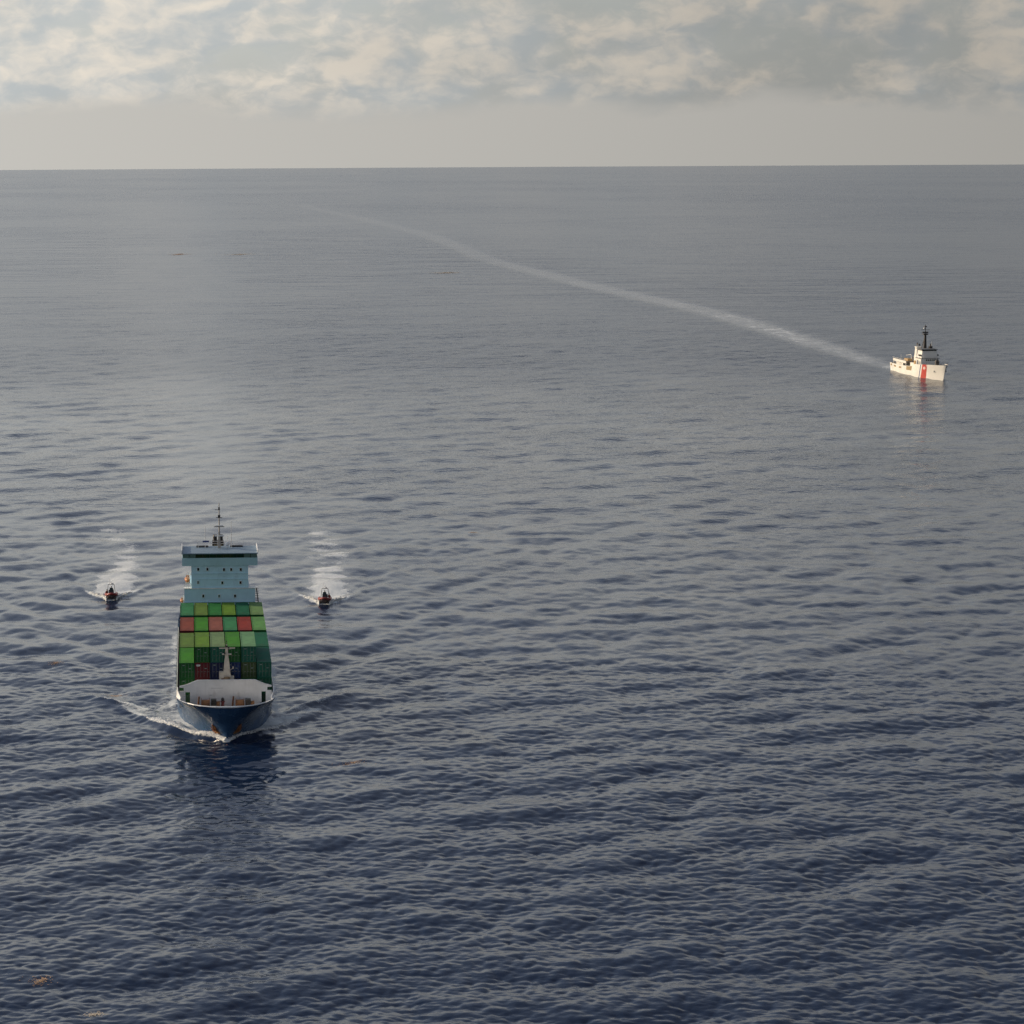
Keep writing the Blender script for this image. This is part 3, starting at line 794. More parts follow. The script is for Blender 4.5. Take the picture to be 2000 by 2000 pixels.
    MB().box(-0.95, 0.95, -0.06, 0.06, 3.9, 4.02).box(-0.6, 0.6, -0.05, 0.05, 5.6, 5.7).box(-0.75, 0.2, -0.05, 0.05, 7.1, 7.18).build_each('yard', dark, m)
    MB().box(-0.7, 0.7, -0.35, -0.12, 4.1, 4.28).box(-0.9, 0.9, -0.3, -0.1, 2.2, 2.4).build_each('radar_scanner', white, m)
    MB().box(-0.22, 0.22, -0.25, 0.25, 5.75, 6.15).box(-0.15, 0.15, -0.2, 0.2, 7.2, 7.6).build_each('lamp_box', dark, m)
    MB().tube((-2.6, 0.3, 0), (-2.6, 0.3, 4.0), 0.05).tube((2.25, 0.3, 0), (2.25, 0.3, 5.0), 0.05).tube((-3.9, -0.4, 0), (-3.9, -0.4, 1.1), 0.04).tube((1.5, 0.3, 0), (1.5, 0.3, 2.2), 0.04).build_each('whip_antenna', white, m)
    MB().sphere((1.45, -0.3, 0.75), 0.42).tube((1.45, -0.3, 0), (1.45, -0.3, 0.4), 0.12).build('satellite_dome', white, m, smooth=True)
    MB().box(-3.1, -1.9, -0.3, -0.1, 1.1, 1.4).build('signal_flag_locker', paint('locker_blue', (0.05, 0.07, 0.2), 0.5, 0.1, 1), m)
    # funnel
    fn = empty('funnel', (-0.35, 77.0, 12.4)); fn.parent = ship
    MB().frustum((0, 0, 0), (1.25, 1.8), (0, 0.2, 7.2), (1.05, 1.5)).build('casing', paint('funnel_black', (0.010, 0.010, 0.012), 0.5, 0.2, 1), fn)
    MB().tube((-0.55, 0.2, 7.2), (-0.55, 0.3, 8.4), 0.38, n=12).tube((0.55, 0.2, 7.2), (0.55, 0.3, 8.4), 0.38, n=12).build_each('uptake', paint('funnel_black', (0, 0, 0)), fn)
    MB().box(-0.8, 0.8, -1.66, -1.58, 6.4, 6.8).build('funnel_band', paint('band_ochre', (0.20, 0.14, 0.06), 0.6, 0.2, 1), fn)
    return ship


def build_lifeboats():
    orange = paint('lifeboat_orange', (0.42, 0.17, 0.06), 0.5, 0.15, 1.0)
    cream = paint('mast_cream_paint', (0, 0, 0)); white = paint('ship_white_paint', (0, 0, 0))
    Mw = Matrix.Translation(CARGO_O) @ Matrix.Rotation(CARGO_R, 4, 'Z')
    for (x, y, z, sc, lab) in ((-6.1, 71.2, 12.9, 0.62, 'orange lifeboat in davits high on the left side of the pale bridge tower'),
                               (-7.15, 69.2, 9.5, 0.42, 'small orange rescue boat low on the left beside the lower deckhouse')):
        e = empty('lifeboat', Mw @ Vector((x, y, z)), CARGO_R); e.scale = (sc, sc, sc)
        tag(e, lab, 'lifeboat', 'lifeboats of the container ship')
        mb = MB(); us = np.linspace(-1, 1, 11); v = []
        for u in us:
            w = 0.85 * (1 - abs(u) ** 3.0) + 0.05
            for t in np.linspace(0, 2 * math.pi, 12, endpoint=False):
                zz = math.sin(t); v.append((w * math.cos(t), u * 2.6, 0.95 + (0.62 if zz > 0 else 0.9) * zz * (0.45 + 0.55 * w / 0.9)))
        f = [(a * 12 + k, a * 12 + (k + 1) % 12, (a + 1) * 12 + (k + 1) % 12, (a + 1) * 12 + k) for a in range(10) for k in range(12)] + [tuple(range(12)), tuple(range(120, 132))]
        mb.add(v, f).build('shell', orange, e, smooth=True)
        MB().box(-0.4, 0.4, 0.9, 1.9, 1.45, 1.85).build('cockpit', orange, e)
        mb = MB()
        for yy in (-2.0, 2.0): mb.tube((0.7, yy, -0.1), (0.75, yy, 2.6), 0.12).tube((0.75, yy, 2.6), (-0.1, yy, 2.7), 0.10).tube((0, yy, 2.6), (0, yy, 1.5), 0.03)
        mb.build_each('davit', white, e)
        MB().box(-0.7, 0.7, -2.2, -1.8, -0.1, 0.25).box(-0.7, 0.7, 1.8, 2.2, -0.1, 0.25).build_each('cradle', cream, e)


def container_mesh(mat, wall):
    """12.19 x 2.44 x 2.59 m box: rails, corner posts, ribbed sides, sunken roof (front end towards -y is the door end)"""
    mb = MB(); W, L, H = 1.175, 12.10, 2.585
    for x in (-W, W - 0.12): 
        for y in (0, L - 0.14): mb.box(x, x + 0.12, y, y + 0.14, 0, H)
        mb.box(x, x + 0.12, 0.14, L - 0.14, 0, 0.16); mb.box(x, x + 0.12, 0.14, L - 0.14, H - 0.10, H - 0.004)
    for y in (0, L - 0.14):
        mb.box(-W + 0.12, W - 0.12, y, y + 0.14, 0, 0.15); mb.box(-W + 0.12, W - 0.12, y, y + 0.14, H - 0.13, H - 0.002)
    # corrugated sides
    n = 40
    for s in (-1, 1):
        v = []; f = []
        for k in range(n + 1):
            y = 0.14 + (L - 0.28) * k / n; x = s * (W - (0.05 if k % 2 else 0.015))
            v += [(x, y, 0.15), (x, y, H - 0.09)]
        for k in range(n): f.append((2 * k, 2 * k + 2, 2 * k + 3, 2 * k + 1))
        mb.add(v, f)
    v = []; f = []; n = 46                                      # ribbed roof
    for k in range(n + 1):
        y = 0.14 + (L - 0.28) * k / n; z = H - (0.045 if k % 2 else 0.022); v += [(-W + 0.12, y, z), (W - 0.12, y, z)]
    for k in range(n): f.append((2 * k, 2 * k + 1, 2 * k + 3, 2 * k + 2))
    mb.add(v, f)
    mb.box(-W + 0.12, W - 0.12, L - 0.08, L - 0.05, 0.15, H - 0.13)
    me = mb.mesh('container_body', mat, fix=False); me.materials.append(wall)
    for p in me.polygons:                       # paler, dusty roof; walls darker, with shade painted into their colour
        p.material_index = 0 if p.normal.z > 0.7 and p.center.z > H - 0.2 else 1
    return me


CONT = {}

def build_containers():
    Mw = Matrix.Translation(CARGO_O) @ Matrix.Rotation(CARGO_R, 4, 'Z')
    bar_m = paint('lock_bar_grey', (0.16, 0.18, 0.17), 0.45, 0.2, 2, metallic=0.5)
    plate_m = paint('data_plate_pale', (0.55, 0.56, 0.55), 0.5, 0.1, 2)
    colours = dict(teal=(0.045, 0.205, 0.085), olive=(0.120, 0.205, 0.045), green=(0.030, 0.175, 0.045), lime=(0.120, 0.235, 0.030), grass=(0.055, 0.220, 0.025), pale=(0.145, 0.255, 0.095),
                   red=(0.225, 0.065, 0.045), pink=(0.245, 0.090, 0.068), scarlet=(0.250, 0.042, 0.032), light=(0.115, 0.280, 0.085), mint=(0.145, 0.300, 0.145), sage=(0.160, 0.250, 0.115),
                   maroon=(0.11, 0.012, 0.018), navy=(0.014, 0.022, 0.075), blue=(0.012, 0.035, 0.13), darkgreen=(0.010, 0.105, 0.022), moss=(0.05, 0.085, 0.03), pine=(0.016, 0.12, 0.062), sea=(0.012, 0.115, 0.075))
    word = dict(teal='teal green', olive='olive green', green='mid green', lime='yellowish green', grass='bright green', pale='pale green', red='brick red', pink='faded pinkish red', scarlet='strong red',
                light='light green', mint='pale mint green', sage='greyish green', maroon='dark maroon', navy='dark navy', blue='dark blue', darkgreen='dark green', moss='dark mossy green', pine='deep pine green', sea='sea green')
    door_me = {}; bars = None
    def door_mesh(c, m):
        if c not in door_me:
            mb = MB(); v = []; f = []; n = 8                     # one leaf, 1.09 wide, lightly ribbed
            for k in range(n + 1):
                z = 0.16 + (2.28) * k / n; y = 0.075 if k % 2 else 0.04
                v += [(0.0, y, z), (1.05, y, z)]
            for k in range(n): f.append((2 * k, 2 * k + 1, 2 * k + 3, 2 * k + 2))
            mb.add(v, f).box(0, 1.05, 0.10, 0.13, 0.16, 2.44)
            door_me[c] = mb.mesh('door', m, fix=False)
        return door_me[c]
    bar_me = MB().tube((0, 0.01, 0.17), (0, 0.01, 2.43), 0.028, n=6).box(-0.02, 0.32, -0.03, 0.0, 1.05, 1.11).mesh('lock_bar', bar_m)
    plate_me = MB().box(0, 0.34, 0.0, 0.03, 0, 0.13).mesh('data_plate', paint('door_print_grey', (0.20, 0.27, 0.25), 0.5, 0.15, 2))
    logo_me = MB().box(0, 0.62, 0.0, 0.03, 0, 0.22).box(0.05, 0.5, 0.0, 0.025, -0.1, -0.04).mesh('white_mark', plate_m)
    def put(c, col, y, z, label, door=True, marks=()):
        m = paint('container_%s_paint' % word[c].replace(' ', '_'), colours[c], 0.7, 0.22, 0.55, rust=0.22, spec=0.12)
        deep = {'teal': 'sea', 'mint': 'sea', 'sage': 'sea', 'light': 'darkgreen', 'lime': 'darkgreen', 'grass': 'darkgreen', 'olive': 'darkgreen', 'pale': 'darkgreen', 'green': 'darkgreen', 'pink': 'maroon', 'red': 'maroon', 'scarlet': 'maroon'}.get(c, c)  # darker wall copy of each roof colour, shade painted in
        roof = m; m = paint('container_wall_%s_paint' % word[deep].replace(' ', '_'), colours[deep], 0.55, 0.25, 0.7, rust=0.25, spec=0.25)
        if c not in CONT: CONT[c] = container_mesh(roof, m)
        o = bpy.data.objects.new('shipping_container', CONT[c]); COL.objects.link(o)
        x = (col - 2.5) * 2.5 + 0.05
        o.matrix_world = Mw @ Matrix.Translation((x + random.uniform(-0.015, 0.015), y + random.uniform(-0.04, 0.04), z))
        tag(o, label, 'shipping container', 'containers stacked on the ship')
        if door:
            for k, x0 in enumerate((-1.055, 0.005)):
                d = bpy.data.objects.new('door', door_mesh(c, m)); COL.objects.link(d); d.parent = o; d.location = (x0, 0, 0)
                for bx in (0.26, 0.80):
                    b = bpy.data.objects.new('lock_bar', bar_me); COL.objects.link(b); b.parent = d; b.location = (bx, 0.03, 0)
                p = bpy.data.objects.new('data_plate', plate_me); COL.objects.link(p); p.parent = d; p.location = (0.36, 0.02, (1.55 if k else 2.1))
            if 'logo' in marks:
                p = bpy.data.objects.new('white_mark', logo_me); COL.objects.link(p); p.parent = o; p.location = (-0.95, 0.01, 2.05)
        else:
            MBp = MB().box(-1.06, 1.06, 0.05, 0.08, 0.15, 2.46)
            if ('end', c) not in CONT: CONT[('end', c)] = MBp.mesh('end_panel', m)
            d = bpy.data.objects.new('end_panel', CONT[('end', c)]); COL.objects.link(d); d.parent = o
        return o
    place = ['at the left edge', 'second from the left', 'third from the left', 'fourth from the left', 'fifth from the left', 'at the right edge']
    Z1, Z2, Z3 = 4.90, 7.50, 10.10
    yA, yB, yC, yD = 53.3, 39.3, 25.25, 12.7
    for k, c in enumerate(('teal', 'olive', 'green', 'lime', 'pine', 'pale')):
        put(c, k, yA, Z2, '%s container %s in the row against the bridge tower' % (word[c], place[k]), door=False)
    for k, c in enumerate(('red', 'grass', 'pink', 'teal', 'scarlet', 'light')):
        put(c, k, yB, Z2, '%s container %s in the row with three reds' % (word[c], place[k]), door=False)
    put('olive', 0, yC, Z2, 'olive green container on the left edge, just ahead of the brick red one', door=False)
    put('pine', 5, yC, Z2, 'deep pine green container on the right edge, behind the shaded front one', door=False)
    for k, c in ((0, 'grass'), (1, 'maroon'), (2, 'navy'), (3, 'blue'), (4, 'moss'), (5, 'sea')):
        put(c, k, yD, Z2, '%s container %s in the middle tier of the front stack' % (word[c], place[k]), marks=('logo',) if c == 'maroon' else ())
    for k, c in ((1, 'lime'), (2, 'sage'), (3, 'grass'), (4, 'mint')):
        put(c, k, yD, Z3, '%s container raised atop the front stack, %s' % (word[c], ['', 'leftmost of four', 'second of four', 'third of four, behind the mast', 'rightmost of four'][k]))
    for k, c in enumerate(('darkgreen', 'maroon', 'navy', 'navy', 'darkgreen', 'pine')):
        put(c, k, yD, Z1, '%s container %s in the bottom front tier behind the breakwater' % (word[c], place[k]))
    for y, nm in ((yA, 'against the bridge tower'), (yB, 'under the row with reds'), (yC, 'behind the front stack')):
        for k in (0, 5):
            put('darkgreen', k, y, Z1, 'dark green bottom tier container %s, %s' % (place[k], nm), door=False)


build_cargo_ship()
build_lifeboats()
build_containers()


# ------------------------------------------------------------------ coast guard cutter
CH = Hull(stem=[(-1.5, 1.0), (0, 0.0), (3, -1.1), (6.3, -2.6), (7, -2.8)],
          rail_z=[(-4, 6.35), (5, 6.0), (12, 5.6), (19, 5.1), (20.0, 5.0), (20.6, 4.3), (28.6, 3.6), (40, 3.2), (52, 3.2)],
          wl=[(0, 0), (2, 0.8), (5, 1.9), (9, 3.2), (14, 4.4), (20, 5.0), (40, 5.0), (50, 4.3), (56, 4.0)],
          rail=[(0, 0), (0.3, 0.35), (1, 0.8), (3, 1.8), (6, 3.1), (10, 4.4), (15, 5.0), (22, 5.1), (42, 5.1), (52, 4.6), (58, 4.4)],
          length=51.5, p=1.3)
CUS = [0, 0.15, 0.4, 1, 2, 3, 4.5, 6, 8, 10, 12, 14, 16, 18, 20, 21, 22, 22.6, 23, 23.4, 24, 26, 28, 30, 31.3, 34, 38, 42, 46, 50, 52, 54, 55]


def build_cutter():
    c = empty('patrol_cutter', CUT_O, CUT_R)
    tag(c, 'white patrol cutter with a red bow stripe and tall dark mast', 'patrol ship')
    white = paint('cutter_white_paint', (0.80, 0.78, 0.72), 0.4, 0.06, 0.3)
    grey = paint('cutter_deck_grey', (0.16, 0.17, 0.18), 0.7, 0.15, 0.8)
    dark = paint('cutter_dark_steel', (0.05, 0.042, 0.038), 0.55, 0.2, 1)
    buff = paint('cutter_buff_paint', (0.42, 0.27, 0.11), 0.6, 0.2, 1)
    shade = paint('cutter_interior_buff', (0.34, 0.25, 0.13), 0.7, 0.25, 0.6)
    red = paint('cutter_red_stripe', (0.52, 0.075, 0.06), 0.45, 0.06, 0.6)
    bluem = paint('cutter_blue_stripe', (0.03, 0.06, 0.25), 0.45, 0.06, 0.6)
    gl = glass()
    hull = CH.mesh(CUS, 12).build('hull', white, c, smooth=True)
    def stripe(name, mat, s, u0, u1, lean, off, w0=0.16, w1=1.0):
        mb = MB(); ws = np.linspace(w0, w1, 9); us = np.linspace(0, 1, 5)
        v = [CH.surf(s, u0 + (u1 - u0) * a + lean * (1 - w), w, off) for a in us for w in ws]
        mb.add(v, [(a * 9 + b, (a + 1) * 9 + b, (a + 1) * 9 + b + 1, a * 9 + b + 1) for a in range(4) for b in range(8)])
        return mb.build(name, mat, hull)
    for s in (-1, 1):
        stripe('red_stripe', red, s, 9.6, 13.4, 0.8, 0.03)
        stripe('blue_stripe', bluem, s, 14.6, 15.1, 0.8, 0.03)
        ring = [CH.surf(s, 11.6 + 1.0 * math.cos(t), 0.80 + 0.085 * math.sin(t), 0.06) for t in np.linspace(0, 2 * math.pi, 14, endpoint=False)]
        MB().add([CH.surf(s, 11.6, 0.80, 0.07)] + ring, [(0, 1 + k, 1 + (k + 1) % 14) for k in range(14)]).build('emblem_disc', paint('emblem_pale', (0.75, 0.55, 0.5), 0.5, 0.1, 1), hull)
        MB().sphere(CH.surf(s, 5.2, 0.66, 0.1), 0.25, 0.35, 0.4).build('anchor', paint('cutter_grey_paint', (0.45, 0.45, 0.42), 0.5, 0.2, 1), hull)
        # mooring ports aft and the boat recess amidships
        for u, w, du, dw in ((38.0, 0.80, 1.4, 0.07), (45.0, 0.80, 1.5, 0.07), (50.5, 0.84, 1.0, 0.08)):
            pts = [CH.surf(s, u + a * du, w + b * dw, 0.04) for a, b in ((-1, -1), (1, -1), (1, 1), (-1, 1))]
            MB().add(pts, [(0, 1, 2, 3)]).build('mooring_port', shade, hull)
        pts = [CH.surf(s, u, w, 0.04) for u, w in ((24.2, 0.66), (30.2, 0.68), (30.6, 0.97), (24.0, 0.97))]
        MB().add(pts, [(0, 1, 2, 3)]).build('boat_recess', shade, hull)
    ys = (-2.2, -1.2, 0, 2, 4, 7, 10, 14, 19.6); mb = MB(); v = []
    for y in ys:
        z = CH.zrail(y) - 0.22; x = max(0.03, CH.half(y, z) - 0.05); v += [(-x, y, z), (x, y, z)]
    mb.add(v, [(2 * k, 2 * k + 1, 2 * k + 3, 2 * k + 2) for k in range(len(ys) - 1)]).build('foredeck', grey, c)
    pts = []
    for s in (1, -1):
        row = [(s * (CH.half(y, 3.0) - 0.08), y) for y in (19.8, 26, 34, 42, 51.3)]
        pts += row if s > 0 else row[::-1]
    MB().prism_z(pts, 2.6, 2.75).build('main_deck', grey, c)
    # gun on the foredeck
    g = empty('deck_gun', (0.3, 8.5, 5.5)); g.parent = c
    MB().tube((0, 0, 0), (0, 0, 0.8), 0.8, 0.7, n=12).build('pedestal', dark, g)
    MB().frustum((0, 0, 0.8), (0.8, 0.9), (0, 0.1, 2.0), (0.5, 0.6)).build('turret', dark, g)
    MB().tube((0, -0.6, 1.4), (0, -2.6, 1.9), 0.09, 0.06).build('barrel', dark, g)
    mb = MB()
    for s in (-1, 1):
        pr = [CH.surf(s, u, 1) for u in CUS[2:14]]
        for p in pr: mb.tube(p, p + Vector((0, 0, 0.9)), 0.02, n=5)
        for h in (0.45, 0.9): mb.path([p + Vector((0, 0, h)) for p in pr], [0.016] * len(pr), 5)
    mb.build('bow_rail', dark, c)
    # superstructure
    h = empty('bridge_house', (0, 0, 0)); h.parent = c
    MB().box(-3.4, 3.9, 16.8, 24.5, 4.95, 7.45).build('deckhouse', white, h)
    MB().box(-3.4, 3.8, 16.9, 29.8, 2.75, 4.95).build('lower_deckhouse', white, h)
    MB().frustum((0.2, 20.0, 7.45), (3.3, 2.9), (0.2, 20.0, 10.6), (3.0, 2.6)).build('pilothouse', white, h)
    MB().box(-3.3, 3.6, 16.9, 23.6, 11.1, 11.32).build('roof', grey, h)
    MB().box(-2.8, 3.1, 17.5, 22.5, 10.6, 11.1).build('inner_wall', dark, h)
    for k in range(9):
        a = -2.95 + k * 6.1 / 9
        MB().box(a + 0.05, a + 0.60, 17.34, 17.42, 10.55, 11.1).build('window_pane', gl, h)
    for k in range(7):
        a = -1.4 + k * 0.78
        MB().box(a, a + 0.5, 16.72, 16.80, 6.55, 7.15).build('window_pane', gl, h)
    MB().box(-3.9, -3.2, 17.6, 19.0, 8.5, 9.1).box(3.4, 4.1, 17.6, 19.0, 8.5, 9.1).build_each('wing_light', dark, h)
    MB().box(-3.9, 4.4, 16.6, 22.5, 7.45, 7.6).build('bridge_wing_deck', grey, h)
    mb = MB()
    for z in (8.0, 8.5): mb.box(-4.25, 4.45, 16.62, 16.68, z, z + 0.06)
    for x in np.linspace(-4.25, 4.45, 10): mb.box(x - 0.03, x + 0.03, 16.62, 16.68, 7.6, 8.5)
    mb.build('bridge_rail', white, h)
    # mast
    m = empty('mast', (0.0, 22.5, 11.3)); m.parent = c
    MB().frustum((0, 0, 0), (0.55, 0.55), (0, 0, 5.6), (0.33, 0.33)).tube((0, 0, 5.6), (0, 0, 9.6), 0.2, 0.12).tube((-0.9, 1.4, 0), (0, 0.1, 5.0), 0.14, 0.12).tube((0.9, 1.4, 0), (0, 0.1, 5.0), 0.14, 0.12).build('pole', dark, m)
    MB().box(-0.95, 0.95, -0.9, 0.7, 5.5, 6.0).box(-1.2, 1.2, -0.15, 0.15, 6.2, 6.75).build('radar_platform', dark, m)
    MB().box(-1.7, 1.7, -0.07, 0.07, 7.5, 7.62).box(-0.4, 0.4, -0.4, 0.4, 8.6, 9.0).build_each('yard', dark, m)
    MB().sphere((-0.55, 0, 8.1), 0.35).build('sensor_dome', white, m, smooth=True)
    MB().tube((2.6, -1.2, 0), (2.6, -1.2, 3.6), 0.07).tube((3.2, 1, 0), (3.2, 1, 2.6), 0.07).tube((-2.7, 1, 0), (-2.7, 1, 1.8), 0.07).build_each('whip_antenna', white, m)
    MB().box(1.2, 2.4, -2.2, -1.0, 0, 0.9).tube((1.8, -1.6, 0.9), (1.8, -1.6, 1.9), 0.3, 0.25).build('gun_director', dark, m)
    # exhaust stack
    st = empty('exhaust_stack', (-0.9, 28.0, 7.45)); st.parent = c
    MB().box(-1.1, 1.1, -1.4, 1.4, -2.6, 0).build('base', white, st)
    MB().frustum((0, 0, 0), (1.05, 1.3), (0.1, 0.2, 3.7), (0.85, 1.0)).build('casing', white, st)
    MB().box(-0.95, 1.25, -1.0, 1.4, 3.7, 4.1).build('cap', white, st)
    MB().tube((-0.2, 0.2, 4.25), (-0.2, 0.4, 5.6), 0.32, n=10).tube((0.7, 0.2, 4.25), (0.7, 0.4, 5.2), 0.28, n=10).build_each('exhaust_pipe', dark, st)
    # boat deck clutter: davit, brown boat cover, lockers
    b = empty('boat_deck_gear', (0, 0, 0)); b.parent = c
    MB().frustum((-3.2, 33.0, 4.9), (1.1, 2.6), (-3.2, 33.0, 6.3), (0.8, 2.1)).build('covered_boat', buff, b)
    MB().tube((-2.2, 31.0, 4.9), (-2.6, 31.2, 8.0), 0.2, 0.16).tube((-2.6, 31.2, 8.0), (-4.0, 33.2, 7.6), 0.16, 0.1).build('davit', white, b)
    MB().box(-4.4, -3.4, 20.6, 22.6, 4.95, 6.3).build('locker', buff, b)
    MB().tube((-4.3, 18.6, 4.95), (-4.3, 18.6, 6.4), 0.55, 0.5, n=12).sphere((-4.3, 18.6, 6.4), 0.5).build('life_raft', white, b)
    # flight deck
    f = empty('flight_deck', (0, 0, 0)); f.parent = c
    MB().box(-4.9, 4.9, 30.4, 46.5, 5.1, 5.35).build('deck_slab', grey, f)
    MB().box(-4.94, -4.90, 30.4, 46.5, 4.4, 5.4).box(4.90, 4.94, 30.4, 46.5, 4.4, 5.4).box(-4.94, 4.94, 46.5, 46.56, 4.6, 5.4).build_each('deck_edge', white, f)
    mb = MB()
    for y in (31, 34.5, 38.5, 42.5, 46):
        for s in (-1, 1): mb.box(s * 4.7 - 0.12, s * 4.7 + 0.12, y - 0.12, y + 0.12, 2.75, 5.1)
    mb.build_each('pillar', white, f)
    mb = MB()
    for s in (-1, 1):
        for y in np.arange(30.6, 46.6, 1.3): mb.tube((s * 4.9, y, 5.35), (s * 5.3, y, 5.95), 0.035, n=5)
        mb.box(s * 5.3 - 0.04, s * 5.3 + 0.04, 30.5, 46.5, 5.92, 5.98)
    mb.build('safety_net', white, f)
    MB().box(-4.2, 4.2, 36, 45, 2.75, 4.4).build('after_deckhouse', white, c)
    MB().tube((0, 50.5, 2.75), (0, 51.2, 6.4), 0.06).build('ensign_staff', white, c)
    MB().box(0.3, 2.6, 36.5, 39.5, 5.35, 6.3).tube((1.2, 38, 6.3), (0.4, 35.5, 8.4), 0.12).build('deck_crane', dark, c)
    return c


build_cutter()


# ------------------------------------------------------------------ boats and crew
def build_boat():
    e = empty('rigid_inflatable_boat', (0, 0, 0))
    red = paint('boat_tube_red', (0.27, 0.030, 0.022), 0.5, 0.12, 1.2)
    dark = paint('boat_dark_grey', (0.035, 0.035, 0.04), 0.5, 0.2, 1)
    alum = paint('boat_hull_grey', (0.09, 0.05, 0.05), 0.45, 0.12, 1)
    white = paint('boat_white', (0.75, 0.74, 0.72), 0.4, 0.08, 1)
    # deep-V hull, bow towards -y, riding bow-up
    mb = MB(); v = []; ys = [-3.6, -3.2, -2.4, -1.2, 0.4, 2.2, 3.6]
    for y, w, zk, zc in zip(ys, (0.05, 0.45, 0.8, 1.0, 1.05, 1.05, 1.05), (0.75, 0.45, 0.1, -0.2, -0.4, -0.45, -0.45), (0.8, 0.62, 0.4, 0.25, 0.15, 0.12, 0.12)):
        v += [(-w, y, zc + 0.25), (-w * 0.9, y, zc), (0, y, zk), (w * 0.9, y, zc), (w, y, zc + 0.25)]
    f = [(a * 5 + k, a * 5 + k + 1, (a + 1) * 5 + k + 1, (a + 1) * 5 + k) for a in range(6) for k in range(4)] + [(30, 31, 32, 33, 34)]
    mb.add(v, f).build('hull', alum, e, smooth=False)
    MB().prism_z([(0, -3.0), (0.7, -2.4), (0.98, -1.2), (1.02, 3.5), (-1.02, 3.5), (-0.98, -1.2), (-0.7, -2.4)], 0.34, 0.40).build('deck', dark, e)
    side = [(1.12, 3.7, 0.50), (1.14, 2.0, 0.50), (1.13, 0.2, 0.55), (1.05, -1.3, 0.66), (0.80, -2.6, 0.86), (0.38, -3.5, 1.05), (0, -3.75, 1.10)]
    path = side + [(-x, y, z) for x, y, z in side[-2::-1]]
    rad = [0.16, 0.26, 0.27, 0.27, 0.26, 0.24, 0.23]; rad = rad + rad[-2::-1]
    mb = MB(); mb.path(path, rad, 12); col = mb.build('inflatable_collar', red, e, smooth=True)
    MB().path([(x * 1.22, y * 1.04, z - 0.02) for x, y, z in path], [0.045] * len(path), 6).build('rubbing_strake', dark, col, smooth=True)
    con = MB().frustum((0, 0.1, 0.4), (0.42, 0.5), (0, 0.2, 1.45), (0.38, 0.36)).build('console', dark, e)
    MB().add([(-0.40, -0.20, 1.42), (0.40, -0.20, 1.42), (0.34, 0.05, 1.95), (-0.34, 0.05, 1.95), (-0.40, -0.17, 1.42), (0.40, -0.17, 1.42), (0.34, 0.08, 1.95), (-0.34, 0.08, 1.95)],
             [(0, 1, 2, 3), (4, 7, 6, 5), (0, 3, 7, 4), (1, 5, 6, 2), (3, 2, 6, 7)]).build('windscreen', glass(), con)
    MB().tube((0, 0.62, 1.25), (0, 0.56, 1.27), 0.2, n=12).build('steering_wheel', dark, con)
    mb = MB()
    for y in (1.15, 2.15): mb.box(-0.28, 0.28, y - 0.25, y + 0.25, 0.4, 0.95)
    mb.build_each('seat', dark, e)
    mb = MB()
    for s in (-1, 1): mb.tube((s * 0.85, 3.2, 0.4), (s * 0.62, 2.9, 2.35), 0.05).tube((s * 0.85, 3.5, 0.4), (s * 0.62, 3.1, 2.35), 0.04)
    mb.tube((-0.62, 3.0, 2.35), (0.62, 3.0, 2.35), 0.05).tube((0, 3.0, 2.35), (0, 3.0, 3.0), 0.03)
    ar = mb.build('radar_arch', dark, e)
    MB().tube((0.2, 3.0, 2.4), (0.2, 3.0, 2.65), 0.28, 0.25, n=12).build('radar_dome', white, ar, smooth=False)
    MB().tube((-0.35, 3.0, 2.35), (-0.35, 3.0, 3.6), 0.03).build('antenna', white, ar)
    MB().box(-0.55, 0.55, 3.5, 3.95, 0.3, 1.15).build('engine_cover', dark, e)
    return e


def human_mesh(name, pose, mat):
    """one continuous skinned body; joints given as name: (x, y, z, radius)"""
    J = pose; names = list(J); me = bpy.data.meshes.new(name)
    E = [('pelvis', 'belly'), ('belly', 'chest'), ('chest', 'neck'), ('neck', 'head'), ('head', 'crown')]
    for s in ('l', 'r'):
        E += [('chest', 'sh_' + s), ('sh_' + s, 'el_' + s), ('el_' + s, 'wr_' + s), ('wr_' + s, 'ha_' + s), ('pelvis', 'hip_' + s), ('hip_' + s, 'kn_' + s), ('kn_' + s, 'an_' + s), ('an_' + s, 'toe_' + s)]
    me.from_pydata([J[n][:3] for n in names], [(names.index(a), names.index(b)) for a, b in E], [])
    o = bpy.data.objects.new(name + '_skin', me); COL.objects.link(o)
    sk = o.modifiers.new('skin', 'SKIN'); sk.use_smooth_shade = True
    for n, d in zip(names, me.skin_vertices[0].data):
        r = J[n][3]; d.radius = (r, r); d.use_root = n == 'pelvis'
    sub = o.modifiers.new('sub', 'SUBSURF'); sub.levels = 1; sub.render_levels = 1
    ev = o.evaluated_get(bpy.context.evaluated_depsgraph_get())
    res = bpy.data.meshes.new_from_object(ev); res.name = name
    bpy.data.objects.remove(o); res.materials.clear(); res.materials.append(mat)
    return res


